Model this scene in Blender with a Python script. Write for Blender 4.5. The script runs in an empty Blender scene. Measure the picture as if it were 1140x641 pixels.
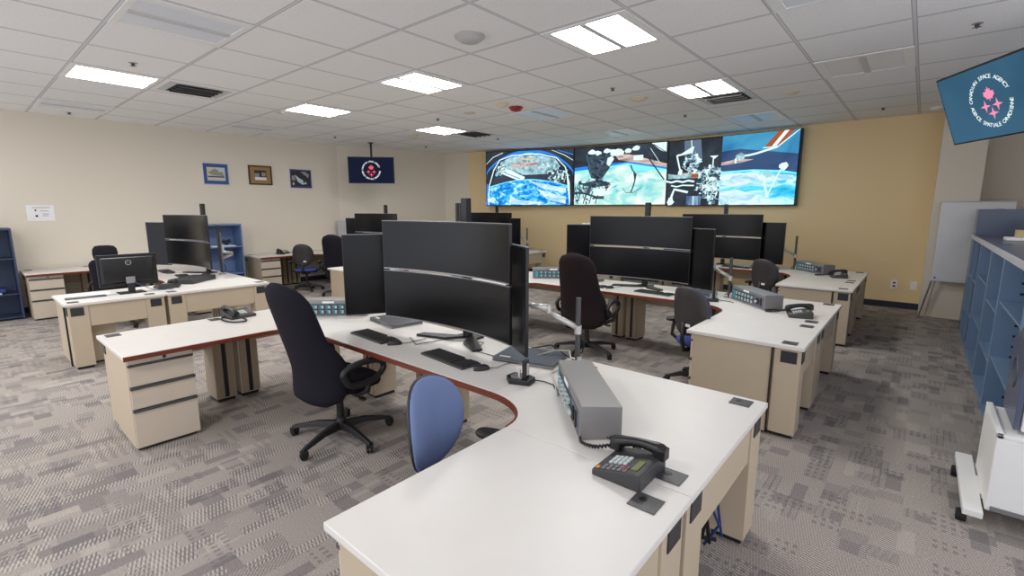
import bpy, bmesh, math, random
from mathutils import Vector, Matrix
R = random.Random(7)
PI = math.pi
SC = bpy.context.scene
COL = SC.collection

# ------------------------------------------------------------------ materials
def mat(name, col, rough=.6, metal=0., spec=.5, emit=None, es=0., bump=0., bscale=200.):
    m = bpy.data.materials.new(name); m.use_nodes = True
    nt = m.node_tree; b = nt.nodes['Principled BSDF']
    b.inputs['Base Color'].default_value = (*col, 1)
    b.inputs['Roughness'].default_value = rough
    b.inputs['Metallic'].default_value = metal
    b.inputs['Specular IOR Level'].default_value = spec
    if emit: b.inputs['Emission Color'].default_value = (*emit, 1); b.inputs['Emission Strength'].default_value = es
    # faint procedural mottling so no surface is perfectly flat in tone
    tc = nt.nodes.new('ShaderNodeTexCoord'); n = nt.nodes.new('ShaderNodeTexNoise')
    n.inputs['Scale'].default_value = 6 if not bump else bscale; n.inputs['Detail'].default_value = 3
    nt.links.new(tc.outputs['Object'], n.inputs['Vector'])
    if bump:
        bp = nt.nodes.new('ShaderNodeBump'); bp.inputs['Strength'].default_value = bump; bp.inputs['Distance'].default_value = .002
        nt.links.new(n.outputs['Fac'], bp.inputs['Height']); nt.links.new(bp.outputs['Normal'], b.inputs['Normal'])
    elif not emit:
        mx = nt.nodes.new('ShaderNodeMix'); mx.data_type = 'RGBA'
        mx.inputs[6].default_value = (*[c * .965 for c in col], 1); mx.inputs[7].default_value = (*[min(1, c * 1.035) for c in col], 1)
        nt.links.new(n.outputs['Fac'], mx.inputs[0]); nt.links.new(mx.outputs[2], b.inputs['Base Color'])
    return m

def glow(name, col, s):
    m = bpy.data.materials.new(name); m.use_nodes = True; nt = m.node_tree
    for n in list(nt.nodes):
        if n.type == 'BSDF_PRINCIPLED': nt.nodes.remove(n)
    e = nt.nodes.new('ShaderNodeEmission'); e.inputs[0].default_value = (*col, 1); e.inputs[1].default_value = s
    nt.links.new(e.outputs[0], nt.nodes['Material Output'].inputs[0])
    return m

def glow_noise(name, stops, s, scale=3., detail=6., stretch=(1, 1, 1), dist=.6):
    m = glow(name, (1, 1, 1), s); nt = m.node_tree
    e = [n for n in nt.nodes if n.type == 'EMISSION'][0]
    tc = nt.nodes.new('ShaderNodeTexCoord'); mp = nt.nodes.new('ShaderNodeMapping'); mp.inputs['Scale'].default_value = stretch
    n = nt.nodes.new('ShaderNodeTexNoise'); n.inputs['Scale'].default_value = scale; n.inputs['Detail'].default_value = detail
    n.inputs['Distortion'].default_value = dist
    cr = nt.nodes.new('ShaderNodeValToRGB')
    while len(cr.color_ramp.elements) < len(stops): cr.color_ramp.elements.new(.5)
    for el, (p, c) in zip(cr.color_ramp.elements, stops): el.position = p; el.color = (*c, 1)
    nt.links.new(tc.outputs['Object'], mp.inputs[0]); nt.links.new(mp.outputs[0], n.inputs['Vector'])
    nt.links.new(n.outputs['Fac'], cr.inputs[0]); nt.links.new(cr.outputs[0], e.inputs[0])
    return m

def srgb(r, g, b):
    f = lambda c: (c / 255 / 12.92) if c <= 10 else ((c / 255 + .055) / 1.055) ** 2.4
    return (f(r), f(g), f(b))

M = dict(
    top=mat('laminate_white', srgb(224, 220, 214), .38),
    wood=mat('edge_mahogany', srgb(112, 50, 34), .35),
    beige=mat('steel_beige', srgb(192, 176, 152), .45),
    beige2=mat('steel_beige_inner', srgb(160, 142, 118), .5),
    drawer=mat('drawer_front_beige', srgb(204, 190, 172), .45),
    black=mat('plastic_black', srgb(28, 28, 30), .45),
    plate=mat('plate_charcoal', srgb(48, 48, 54), .4),
    handle=mat('handle_charcoal', srgb(70, 70, 72), .4),
    screen=mat('screen_off', srgb(8, 9, 12), .24, spec=.32),
    bezel=mat('bezel_black', srgb(22, 22, 24), .35),
    silver=mat('silver_trim', srgb(165, 165, 168), .3, metal=.6),
    alu=mat('aluminium', srgb(205, 204, 200), .32, metal=.5),
    fabric=mat('fabric_black', srgb(30, 28, 36), .95, spec=.2, bump=.5, bscale=700),
    fabricbr=mat('fabric_brown_black', srgb(38, 30, 32), .95, spec=.2, bump=.5, bscale=700),
    blue=mat('fabric_blue', srgb(112, 128, 168), .9, spec=.25, bump=.5, bscale=600),
    indigo=mat('fabric_indigo', srgb(72, 80, 150), .9, spec=.25, bump=.5, bscale=600),
    shell=mat('chair_shell', srgb(52, 50, 50), .5),
    comm=mat('panel_steel', srgb(140, 138, 136), .38, metal=.35),
    commface=mat('panel_face', srgb(92, 98, 112), .45),
    teal=mat('button_teal', srgb(56, 140, 152), .4, emit=srgb(50, 170, 190), es=.12),
    pale=mat('button_pale', srgb(205, 212, 210), .4),
    white=mat('plastic_white', srgb(236, 236, 234), .4),
    label=mat('label_white', srgb(240, 240, 240), .6),
    shelf=mat('shelf_blue_steel', srgb(112, 138, 168), .4),
    shelfd=mat('shelf_blue_back', srgb(108, 130, 160), .5),
    counter=mat('counter_slate_blue', srgb(84, 94, 118), .25),
    lip=mat('lip_pale_grey', srgb(190, 192, 200), .4),
    caseblue=mat('bookcase_dark_blue', srgb(52, 64, 94), .45),
    casemid=mat('bookcase_mid_blue', srgb(106, 130, 172), .45),
    grey=mat('plastic_grey', srgb(120, 120, 122), .45),
    dark=mat('laptop_grey', srgb(92, 96, 104), .3, metal=.3),
    key=mat('keys_black', srgb(38, 38, 40), .55),
    keyp=mat('keyboard_frame', srgb(58, 58, 60), .5),
    red=mat('red_plastic', srgb(150, 20, 28), .4),
    cream=mat('detector_cream', srgb(214, 200, 176), .5),
    lens=mat('lens_unlit', srgb(226, 230, 236), .3),
    tbar=mat('grid_metal', srgb(200, 200, 200), .5),
    duct=mat('duct_dark', srgb(34, 34, 36), .6),
    whitebd=mat('board_white', srgb(214, 215, 218), .2),
    rubber=mat('rubber', srgb(18, 18, 18), .7),
    cable=mat('cable_black', srgb(24, 24, 26), .5),
    cableg=mat('cable_grey', srgb(190, 188, 182), .5),
    cableb=mat('cable_blue', srgb(40, 62, 120), .5),
    domeg=mat('dome_grey', srgb(186, 184, 180), .5),
    orange=mat('orange_tag', srgb(214, 140, 60), .5),
    lcd=mat('lcd_green', srgb(128, 132, 84), .3),
    paper=mat('paper', srgb(230, 232, 236), .7),
    tan=mat('cardboard_tan', srgb(196, 178, 128), .7),
    tubelit=glow('tube_lit', (1., .99, .97), 23.),
    navy=mat('navy_base', srgb(36, 46, 66), .6),
)

# ---- walls / floor / ceiling materials
def wall_mat(name, col):
    m = mat(name, col, .85, bump=.25, bscale=120); return m
M['beigewall'] = wall_mat('paint_beige', srgb(226, 217, 201))
M['mustard'] = wall_mat('paint_mustard', srgb(238, 212, 164))

def carpet():
    m = bpy.data.materials.new('carpet_patterned'); m.use_nodes = True; nt = m.node_tree; N = nt.nodes; L = nt.links
    b = N['Principled BSDF']; b.inputs['Roughness'].default_value = .95; b.inputs['Specular IOR Level'].default_value = .15
    tc = N.new('ShaderNodeTexCoord'); sp = N.new('ShaderNodeSeparateXYZ'); L.new(tc.outputs['Object'], sp.inputs[0])
    def mth(op, a, c=None, d=None):
        n = N.new('ShaderNodeMath'); n.operation = op
        for i, v in enumerate((a, c, d)):
            if v is None: continue
            if isinstance(v, (int, float)): n.inputs[i].default_value = v
            else: L.new(v, n.inputs[i])
        return n.outputs[0]
    def wn(a, c, seed=0.):
        cb = N.new('ShaderNodeCombineXYZ'); L.new(a, cb.inputs[0]); L.new(c, cb.inputs[1]); cb.inputs[2].default_value = seed
        n = N.new('ShaderNodeTexWhiteNoise'); L.new(cb.outputs[0], n.inputs['Vector']); return n.outputs['Value']
    X, Y = sp.outputs[0], sp.outputs[1]
    def patches(sx, sy, off, seed):
        row = mth('FLOOR', mth('DIVIDE', mth('ADD', X, off), sx))
        sh = mth('MULTIPLY', wn(row, row, seed), 3.7)
        col = mth('FLOOR', mth('ADD', mth('DIVIDE', Y, sy), sh))
        return wn(row, col, seed + 1), wn(row, col, seed + 2), wn(row, col, seed + 5)
    a1, a2, a5 = patches(.075, .22, 0., 1.)
    b1, b2, b5 = patches(.13, .11, .04, 11.)
    sq = lambda c, per: mth('GREATER_THAN', mth('FRACT', mth('DIVIDE', c, per)), .5)
    dash = sq(mth('ADD', Y, mth('MULTIPLY', X, .3)), .019)                              # short bars across the row
    fine = sq(mth('ADD', X, mth('MULTIPLY', Y, .25)), .014)
    diag = sq(mth('ADD', X, Y), .022)
    # start tone
    def mixc(f, A, B):
        n = N.new('ShaderNodeMix'); n.data_type = 'RGBA'
        if isinstance(f, float): n.inputs[0].default_value = f
        else: L.new(f, n.inputs[0])
        for i, v in ((6, A), (7, B)):
            if isinstance(v, tuple): n.inputs[i].default_value = (*v, 1)
            else: L.new(v, n.inputs[i])
        return n.outputs[2]
    taupe, slate, cream, mid = srgb(172, 163, 155), srgb(104, 100, 104), srgb(196, 187, 176), srgb(140, 133, 130)
    base = mixc(mth('MULTIPLY', fine, .55), taupe, mid)
    # darker slabs
    base = mixc(mth('MULTIPLY', mth('GREATER_THAN', b1, .84), .48), base, slate)
    base = mixc(mth('MULTIPLY', mth('GREATER_THAN', a2, .89), .5), base, slate)
    base = mixc(mth('MULTIPLY', mth('LESS_THAN', a2, .12), .3), base, cream)
    # bars
    f1 = mth('MULTIPLY', dash, mth('GREATER_THAN', a1, .6))
    inrow = mth('LESS_THAN', mth('ABSOLUTE', mth('SUBTRACT', mth('FRACT', mth('DIVIDE', X, .0375)), .5)), .36)
    base = mixc(mth('MULTIPLY', mth('MULTIPLY', f1, inrow), .75), base, cream)
    f1b = mth('MULTIPLY', mth('MULTIPLY', mth('SUBTRACT', 1., dash), mth('GREATER_THAN', a1, .6)), inrow)
    base = mixc(mth('MULTIPLY', f1b, .6), base, slate)
    f2 = mth('MULTIPLY', diag, mth('LESS_THAN', b2, .22))
    base = mixc(mth('MULTIPLY', f2, .5), base, slate)
    dot = mth('MULTIPLY', mth('MULTIPLY', sq(Y, .06), sq(X, .04)), mth('LESS_THAN', b5, .2))
    base = mixc(mth('MULTIPLY', dot, .5), base, slate)
    # pile noise
    n = N.new('ShaderNodeTexNoise'); n.inputs['Scale'].default_value = 150; n.inputs['Detail'].default_value = 5; L.new(tc.outputs['Object'], n.inputs['Vector'])
    mr = N.new('ShaderNodeMapRange'); mr.inputs[1].default_value = .3; mr.inputs[2].default_value = .7; mr.inputs[3].default_value = .62; mr.inputs[4].default_value = 1.28
    L.new(n.outputs['Fac'], mr.inputs[0])
    n2 = N.new('ShaderNodeTexNoise'); n2.inputs['Scale'].default_value = 1.3; L.new(tc.outputs['Object'], n2.inputs['Vector'])
    mr2 = N.new('ShaderNodeMapRange'); mr2.inputs[3].default_value = .9; mr2.inputs[4].default_value = 1.1; L.new(n2.outputs['Fac'], mr2.inputs[0])
    vm = N.new('ShaderNodeVectorMath'); vm.operation = 'SCALE'; L.new(base, vm.inputs[0]); L.new(mth('MULTIPLY', mr.outputs[0], mr2.outputs[0]), vm.inputs['Scale'])
    L.new(vm.outputs[0], b.inputs['Base Color'])
    bp = N.new('ShaderNodeBump'); bp.inputs['Strength'].default_value = .5; bp.inputs['Distance'].default_value = .004
    L.new(n.outputs['Fac'], bp.inputs['Height']); L.new(bp.outputs['Normal'], b.inputs['Normal'])
    return m
M['carpet'] = carpet()

GX, GY, GS = -5.458, 7.196, .8716      # ceiling grid origin and pitch
def ceiling_mat():
    m = bpy.data.materials.new('ceiling_tiles'); m.use_nodes = True; nt = m.node_tree; N = nt.nodes; L = nt.links
    b = N['Principled BSDF']; b.inputs['Roughness'].default_value = .9; b.inputs['Specular IOR Level'].default_value = .2
    tc = N.new('ShaderNodeTexCoord'); sp = N.new('ShaderNodeSeparateXYZ'); L.new(tc.outputs['Object'], sp.inputs[0])
    def mth(op, a, c=None):
        n = N.new('ShaderNodeMath'); n.operation = op
        for i, v in enumerate((a, c)):
            if v is None: continue
            if isinstance(v, (int, float)): n.inputs[i].default_value = v
            else: L.new(v, n.inputs[i])
        return n.outputs[0]
    def line(c, o):
        f = mth('FRACT', mth('ADD', mth('DIVIDE', mth('SUBTRACT', c, o), GS), .5))
        return mth('ABSOLUTE', mth('SUBTRACT', f, .5))
    d = mth('MINIMUM', line(sp.outputs[0], GX), line(sp.outputs[1], GY))
    k = mth('LESS_THAN', d, .0145); e = mth('LESS_THAN', mth('ABSOLUTE', mth('SUBTRACT', d, .0165)), .0035)
    n = N.new('ShaderNodeTexNoise'); n.inputs['Scale'].default_value = 90; n.inputs['Detail'].default_value = 4; L.new(tc.outputs['Object'], n.inputs['Vector'])
    cr = N.new('ShaderNodeValToRGB'); cr.color_ramp.elements[0].color = (*srgb(232, 231, 230), 1); cr.color_ramp.elements[1].color = (*srgb(244, 243, 242), 1)
    cr.color_ramp.elements[0].position = .3; cr.color_ramp.elements[1].position = .6
    L.new(n.outputs['Fac'], cr.inputs[0])
    m1 = N.new('ShaderNodeMix'); m1.data_type = 'RGBA'; L.new(k, m1.inputs[0]); L.new(cr.outputs[0], m1.inputs[6]); m1.inputs[7].default_value = (*srgb(214, 214, 216), 1)
    m2 = N.new('ShaderNodeMix'); m2.data_type = 'RGBA'; L.new(e, m2.inputs[0]); L.new(m1.outputs[2], m2.inputs[6]); m2.inputs[7].default_value = (*srgb(168, 165, 164), 1)
    L.new(m2.outputs[2], b.inputs['Base Color'])
    return m
M['ceil'] = ceiling_mat()

# ------------------------------------------------------------------ mesh builder
class MB:
    def __init__(s): s.v = []; s.f = []; s.m = []; s.mats = []; s.cur = 0; s.X = Matrix()
    def use(s, m):
        if m not in s.mats: s.mats.append(m)
        s.cur = s.mats.index(m); return s
    def at(s, loc=(0, 0, 0), rz=0, rx=0, ry=0):
        s.X = Matrix.Translation(loc) @ Matrix.Rotation(rz, 4, 'Z') @ Matrix.Rotation(ry, 4, 'Y') @ Matrix.Rotation(rx, 4, 'X'); return s
    def add(s, vs, fs):
        o = len(s.v); s.v += [tuple(s.X @ Vector(p)) for p in vs]
        s.f += [tuple(i + o for i in f) for f in fs]; s.m += [s.cur] * len(fs); return s
    def bx(s, x0, x1, y0, y1, z0, z1):
        x0, x1 = sorted((x0, x1)); y0, y1 = sorted((y0, y1)); z0, z1 = sorted((z0, z1))
        return s.add([(x0, y0, z0), (x1, y0, z0), (x1, y1, z0), (x0, y1, z0), (x0, y0, z1), (x1, y0, z1), (x1, y1, z1), (x0, y1, z1)],
                     [(0, 3, 2, 1), (4, 5, 6, 7), (0, 1, 5, 4), (1, 2, 6, 5), (2, 3, 7, 6), (3, 0, 4, 7)])
    def prism(s, poly, z0, z1, axis='z'):
        a = sum(poly[i][0] * poly[(i + 1) % len(poly)][1] - poly[(i + 1) % len(poly)][0] * poly[i][1] for i in range(len(poly)))
        if a < 0: poly = poly[::-1]
        n = len(poly)
        if axis == 'z': P = lambda p, z: (p[0], p[1], z)
        elif axis == 'y': P = lambda p, z: (p[0], -z, p[1])
        else: P = lambda p, z: (z, p[0], p[1])
        vs = [P(p, z0) for p in poly] + [P(p, z1) for p in poly]
        return s.add(vs, [tuple(range(n))[::-1], tuple(range(n, 2 * n))] + [(i, (i + 1) % n, n + (i + 1) % n, n + i) for i in range(n)])
    def tube(s, pts, r, seg=8, closed=False):
        pts = [Vector(p) for p in pts]; n = len(pts); rs = r if isinstance(r, (list, tuple)) else [r] * n
        vs = []; up = None
        for i, p in enumerate(pts):
            a = pts[(i - 1) % n] if closed or i else p; b = pts[(i + 1) % n] if closed or i < n - 1 else p
            t = (b - a).normalized()
            if up is None:
                up = Vector((0, 0, 1)) if abs(t.z) < .9 else Vector((1, 0, 0))
            up = (up - t * up.dot(t)); up = up.normalized() if up.length > 1e-6 else t.orthogonal().normalized()
            w = t.cross(up)
            for k in range(seg):
                an = 2 * PI * k / seg; vs.append(tuple(p + (up * math.cos(an) + w * math.sin(an)) * rs[i]))
        fs = []
        for i in range(n if closed else n - 1):
            j = (i + 1) % n
            for k in range(seg): fs.append((i * seg + k, j * seg + k, j * seg + (k + 1) % seg, i * seg + (k + 1) % seg))
        if not closed: fs += [tuple(range(seg)), tuple(range((n - 1) * seg, n * seg))[::-1]]
        return s.add(vs, fs)
    def cyl(s, a, b, r, seg=14): return s.tube([a, b], r, seg)
    def lathe(s, prof, seg=20):      # prof: (r,z) bottom to top around local Z
        vs = []; n = len(prof)
        for r, z in prof:
            for k in range(seg): an = 2 * PI * k / seg; vs.append((r * math.cos(an), r * math.sin(an), z))
        fs = [(i * seg + k, i * seg + (k + 1) % seg, (i + 1) * seg + (k + 1) % seg, (i + 1) * seg + k) for i in range(n - 1) for k in range(seg)]
        fs += [tuple(range(seg))[::-1], tuple(range((n - 1) * seg, n * seg))]
        return s.add(vs, fs)
    def loft(s, rings):              # list of equally long closed rings
        n = len(rings[0]); vs = [p for r in rings for p in r]
        fs = [(i * n + k, i * n + (k + 1) % n, (i + 1) * n + (k + 1) % n, (i + 1) * n + k) for i in range(len(rings) - 1) for k in range(n)]
        fs += [tuple(range(n))[::-1], tuple(range((len(rings) - 1) * n, len(rings) * n))]
        return s.add(vs, fs)
    def build(s, name, m=None, parent=None, bevel=0., smooth=False, seg=2):
        me = bpy.data.meshes.new(name); me.from_pydata(s.v, [], s.f); me.update()
        mats = s.mats if s.mats else [m]
        for x in mats: me.materials.append(M[x])
        if s.mats:
            for p, k in zip(me.polygons, s.m): p.material_index = k
        bm = bmesh.new(); bm.from_mesh(me); bmesh.ops.recalc_face_normals(bm, faces=bm.faces); bm.to_mesh(me); bm.free()
        if smooth:
            for p in me.polygons: p.use_smooth = True
        o = bpy.data.objects.new(name, me); COL.objects.link(o)
        if parent: o.parent = parent
        if bevel:
            md = o.modifiers.new('b', 'BEVEL'); md.width = bevel; md.segments = seg; md.limit_method = 'ANGLE'; md.angle_limit = .7
            for p in me.polygons: p.use_smooth = True
            w = o.modifiers.new('w', 'WEIGHTED_NORMAL'); w.keep_sharp = True
        return o

def superring(cx, cy, z, a, b, n=20, e=3., f=None):
    out = []
    for k in range(n):
        t = 2 * PI * k / n; c, d = math.cos(t), math.sin(t)
        x = a * (abs(c) ** (2 / e)) * (1 if c >= 0 else -1); y = b * (abs(d) ** (2 / e)) * (1 if d >= 0 else -1)
        out.append((cx + x, cy + y, z) if f is None else f(x, y, z))
    return out

def empty(name, loc=(0, 0, 0), rz=0., rx=0.):
    o = bpy.data.objects.new(name, None); COL.objects.link(o); o.location = loc; o.rotation_euler = (rx, 0, rz); o.empty_display_size = .1
    return o
def tag(o, label, cat, group=None, kind=None):
    o['label'] = label; o['category'] = cat
    if group: o['group'] = group
    if kind: o['kind'] = kind
    return o
def struct(o): o['kind'] = 'structure'; return o
KIDS = {}
def copy_tree(o, parent=None):
    c = o.copy(); COL.objects.link(c)
    for k in ('label', 'group', 'category'):
        if k in c.keys() and parent is None: pass
    if parent: c.parent = parent
    for ch in list(o.children): copy_tree(ch, c)
    return c
PROTO = {}
def place(key, maker, loc, rz, label, cat, group):
    if key not in PROTO: PROTO[key] = o = maker()
    else: o = copy_tree(PROTO[key])
    o.location = loc; o.rotation_euler = (o.rotation_euler[0], 0, rz)
    return tag(o, label, cat, group)

# ------------------------------------------------------------------ setting
CH = 3.32
YW = 10.75
wl = [(-11.4, -2.6), (-11.4, 6.6), (-10.75, 9.62)]
wl0 = wl[:2]; wl1 = wl[1:]                       # left wall line
b1 = [(-10.75, 9.62), (-9.98, 9.84)]                                       # beige stub
b2 = [(-9.98, 9.84), (-9.2, 10.08), (-6.95, 10.82), (-4.6, 11.0), (-1.9, 10.9), (.1, 10.86), (.64, 10.86)]
b3 = [(.64, 10.86), (2.4, 10.86)]
def wall(name, pts, m, t=.12, z0=0., z1=CH, side=1):
    mb = MB(); n = len(pts); P = [Vector((*p, 0)) for p in pts]
    off = []
    for i in range(n):
        a = P[max(0, i - 1)]; b = P[min(n - 1, i + 1)]; d = (b - a).normalized(); off.append(P[i] + Vector((-d.y, d.x, 0)) * t * side)
    for i in range(n - 1):
        q = [P[i], P[i + 1], off[i + 1], off[i]]
        mb.prism([(p.x, p.y) for p in q], z0, z1)
    return struct(mb.build(name, m))
wall('wall_left', wl0, 'beigewall')
wall('wall_left_far', wl1, 'beigewall')
wall('wall_back_left', b1, 'beigewall')
wall('wall_back', b2, 'mustard')
wall('wall_back_right', b3, 'beigewall')
wall('wall_right', [(2.4, 10.86), (2.4, 6.5)], 'beigewall')
struct(MB().bx(.1, .63, 10.3, 10.86, 0, CH).build('wall_pilaster', 'beigewall'))
struct(MB().bx(-11.7, 2.6, -2.8, 11.3, -.06, 0).build('floor', 'carpet'))
struct(MB().bx(-11.7, 2.6, -2.8, 11.3, CH, CH + .05).build('ceiling', 'ceil'))
wall('baseboard_back', [(x, y - .012) for x, y in b2[:-1]] , 'navy', t=.011, z0=0, z1=.11)
wall('baseboard_left', [(x + .012, y) for x, y in wl0], 'navy', t=.011, z0=0, z1=.11)

# ------------------------------------------------------------------ ceiling fittings
def cellc(p, q): return GX - GS * p, GY - GS * q
def make_troffer(lit):
    def f():
        o = empty('ceiling_light'); h = GS / 2 - .012
        mb = MB(); w = .02
        z1 = -.001; z0 = -.012
        lx, ly = .335, .375
        mb.bx(-h, h, -h, -ly, z0, z1).bx(-h, h, ly, h, z0, z1).bx(-h, -lx, -ly, ly, z0, z1).bx(lx, h, -ly, ly, z0, z1)
        mb.build('frame', 'white', o, bevel=.002)
        MB().bx(-.03, .03, -ly, ly, -.016, -.001).build('divider', 'tbar', o, bevel=.003)
        for sx in (-1, 1):
            m2 = MB(); a, b = sorted((sx * .03, sx * lx)); n = 8
            vs = []; 
            for i in range(n + 1):
                t = i / n; x = a + (b - a) * t; z = -.004 - .006 * math.sin(PI * t); vs += [(x, -ly, z), (x, ly, z)]
            m2.add(vs, [(2 * i, 2 * i + 1, 2 * i + 3, 2 * i + 2) for i in range(n)])
            m2.build('diffuser', 'tubelit' if lit else 'lens', o, smooth=True)
        return o
    return f
lit = [(2.5, 6.5, 'over the pictures end of the front left workstation'), (2.5, 3.5, 'over the middle left workstation'), (-.5, 3.5, 'above the double monitors of the front centre workstation'),
       (2.5, .5, 'over the back left workstation, smallest in view'), (-3.5, 3.5, 'largest in view, above the middle centre workstation'), (-3.5, .5, 'beside the silver air diffuser')]
for p, q, d in lit:
    x, y = cellc(p, q); place('lit', make_troffer(True), (x, y, CH), 0, 'lit white ceiling light panel ' + d, 'ceiling light', 'lit ceiling lights')
for p, q in [(-3.5, 9.5), (-.5, 9.5), (2.5, 9.5), (6.5, 9.5)]:
    x, y = cellc(p, q); place('lit', make_troffer(True), (x, y, CH), 0, 'lit white ceiling light panel behind the viewpoint, outside the picture', 'ceiling light', 'lit ceiling lights out of view')
unlit = [(-.5, 6.5, 'at the top edge near the left corner'), (-.5, .5, 'beside the red strobe'), (-.5, -2.5, 'just before the middle screen of the video wall'), (-5.5, .5, 'near the hanging screen on the right'),
         (-3.5, -2.5, 'just before the third screen of the video wall'), (-5.5, 3.5, 'cut by the top edge of the picture'), (5.5, 6.5, 'beside the beige wall over the bookcase'), (5.5, 3.5, 'beside the beige wall over the framed pictures')]
for p, q, d in unlit:
    x, y = cellc(p, q); place('unlit', make_troffer(False), (x, y, CH), 0, 'unlit ceiling light panel ' + d, 'ceiling light', 'unlit ceiling lights')
def make_vent(silver):
    def f():
        o = empty('ceiling_vent'); h = .3; MB().bx(-h - .06, h + .06, -h - .0, h, -.006, -.001).build('frame', 'tbar', o, bevel=.002)
        MB().bx(-h + .03, h - .03, -h + .05, h - .05, -.008, -.006).build('opening', 'duct', o)
        for k in range(4):
            y = -.2 + k * .13
            MB().at((0, y, -.014), 0, .6).bx(-h + .05, h - .05, -.035, .035, -.003, .003).build('slat', 'alu' if silver else 'grey', o)
        return o
    return f
for p, q, s, l in [(2.5, 5.5, 0, 'black slotted ceiling air vent next to the lit panel over the front left workstation'), (2.3, -.4, 0, 'black ceiling air vent beside the smallest lit panel'),
                   (-3.6, -.35, 1, 'silver ceiling air diffuser beside a lit panel near the video wall')]:
    x, y = cellc(p, q); place('vent%d' % s, make_vent(s), (x, y, CH), PI / 2 if not s else 0, l, 'air vent', 'ceiling vents')
def make_dome(r, h, m):
    def f(): return MB().lathe([(r * .25, -h), (r * .6, -h * .85), (r * .85, -h * .5), (r * .95, -.012), (r, -.01), (r, -.001)], 28).build('ceiling_speaker', m, smooth=True)
    return f
def ceil_at(u): return u
DOM = [((-3.36, 3.35), .14, .06, 'domeg', 'ceiling_speaker', 'round grey dome on the ceiling, largest of the domes', 'ceiling dome'),
       ((-8.53, 6.78), .1, .05, 'cream', 'smoke_detector', 'cream smoke detector near the ceiling pole of the left hanging screen', 'smoke detector'),
       ((-3.29, 6.68), .12, .05, 'cream', 'smoke_detector', 'tan smoke detector beside the lit panel near the video wall', 'smoke detector'),
       ((-8.11, 3.75), .09, .05, 'domeg', 'ceiling_speaker', 'small grey ceiling dome between the black vent and a lit panel', 'ceiling dome'),
       ((-1.54, 7.68), .1, .04, 'cream', 'smoke_detector', 'cream smoke detector near the unlit panel before the yellow wall', 'smoke detector'),
       ((-5.02, 5.68), .1, .06, 'cream', 'smoke_detector', 'cream smoke detector next to the red strobe', 'smoke detector'),
       ((-5.9, 5.85), .1, .02, 'cream', 'ceiling_speaker', 'flat cream ceiling disc left of the red strobe', 'ceiling disc'),
       ((.0, 10.3), .1, .05, 'white', 'smoke_detector', 'white smoke detector at the yellow wall behind the right hanging screen', 'smoke detector')]
for (x, y), r, h, m, nm, l, c in DOM:
    o = make_dome(r, h, m)(); o.name = nm; o.location = (x, y, CH); tag(o, l, c)
o = MB().lathe([(.03, -.07), (.07, -.06), (.1, -.03), (.11, -.001)], 8).build('strobe_light', 'red', smooth=False); o.location = (-5.03, 6.01, CH)
tag(o, 'red fire alarm strobe on the ceiling', 'alarm strobe')
def make_sprink():
    o = empty('sprinkler'); MB().lathe([(.035, -.006), (.04, -.001)], 14).build('plate', 'silver', o)
    MB().cyl((0, 0, -.03), (0, 0, 0), .016).bx(-.03, .03, -.006, .006, -.034, -.03).bx(-.006, .006, -.03, .03, -.034, -.03).build('head', 'handle', o); return o
for x, y, d in [(-6.75, 1.55, 'beside the first lit panel on the left'), (-10.92, 1.56, 'by the beige wall above the notice'), (-10.06, 5.81, 'above the third framed picture'), (-6.71, 5.87, 'between two lit panels'),
             (-3.3, 5.93, 'between the largest lit panel and the video wall'), (-3.26, 8.37, 'above the third video wall screen'), (.18, 5.96, 'above the right hanging screen'),
             (-.66, 9.81, 'close to the yellow wall'), (-9.86, 8.2, 'near the far corner'), (-7.51, 8.34, 'above the first video wall screen')]:
    place('spk', make_sprink, (x, y, CH), 0, 'small dark ceiling sprinkler head ' + d, 'sprinkler', 'ceiling sprinklers')

# ------------------------------------------------------------------ desks
ZT = .74
STN = {'A': ('front centre workstation', -.52, .68, 1.19, 2.02), 'B': ('middle centre workstation', -.56, 3.97, 1.25, 2.14), 'C': ('back centre workstation', -.57, 7.25, 1.42, 2.25),
       'D': ('front left workstation', -6.87, .71, 1.2, 2.13), 'E': ('middle left workstation', -6.9, 4.2, 1.25, 2.12), 'F': ('back left workstation', -6.87, 7.3, 1.3, 2.1)}
WW = .87; TW = 4.47
def arc_r(MF, n=10):   # right inner corner, from return edge to main front edge
    x0, x1, y0 = -WW, -1.22, .92
    return [(x1 + (x0 - x1) * math.cos(t), y0 + (MF - y0) * math.sin(t)) for t in [PI / 2 * i / n for i in range(n + 1)]]
def arc_l(MF, n=10):
    x0, x1, y0 = -TW + .89, -3.38, .92
    return [(x1 + (x0 - x1) * math.cos(t), y0 + (MF - y0) * math.sin(t)) for t in [PI / 2 * i / n for i in range(n + 1)]]
def leg(root, x0, x1, y0, y1, face):
    # beige steel leg box with a black cable slot on the operator's side; face: side carrying the cover plate
    mb = MB(); mb.use('beige')
    mb.bx(x0, x1, y0, y1, .03, ZT - .03)
    mb.use('black'); mb.bx(x0 + .015, x1 - .015, y0 + .015, y1 - .015, 0, .03)
    if 'x' in face:      # slot on the -x or +x side facing the seat
        xx = x0 if face[0] == '-' else x1; s = -1 if face[0] == '-' else 1
        ym = (y0 + y1) / 2
        mb.use('beige2').bx(xx, xx + s * .012, y0 + .01, ym - .018, .04, ZT - .05).bx(xx, xx + s * .012, ym + .018, y1 - .01, .04, ZT - .05)
        mb.use('black').bx(xx, xx + s * .006, ym - .018, ym + .018, .04, ZT - .05)
    else:
        xm = (x0 + x1) / 2
        mb.use('beige2').bx(x0 + .01, xm - .018, y0 - .012, y0, .04, ZT - .05).bx(xm + .018, x1 - .01, y0 - .012, y0, .04, ZT - .05)
        mb.use('black').bx(xm - .018, xm + .018, y0 - .006, y0, .04, ZT - .05)
    return mb.build('leg', None, root, bevel=.003)
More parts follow.
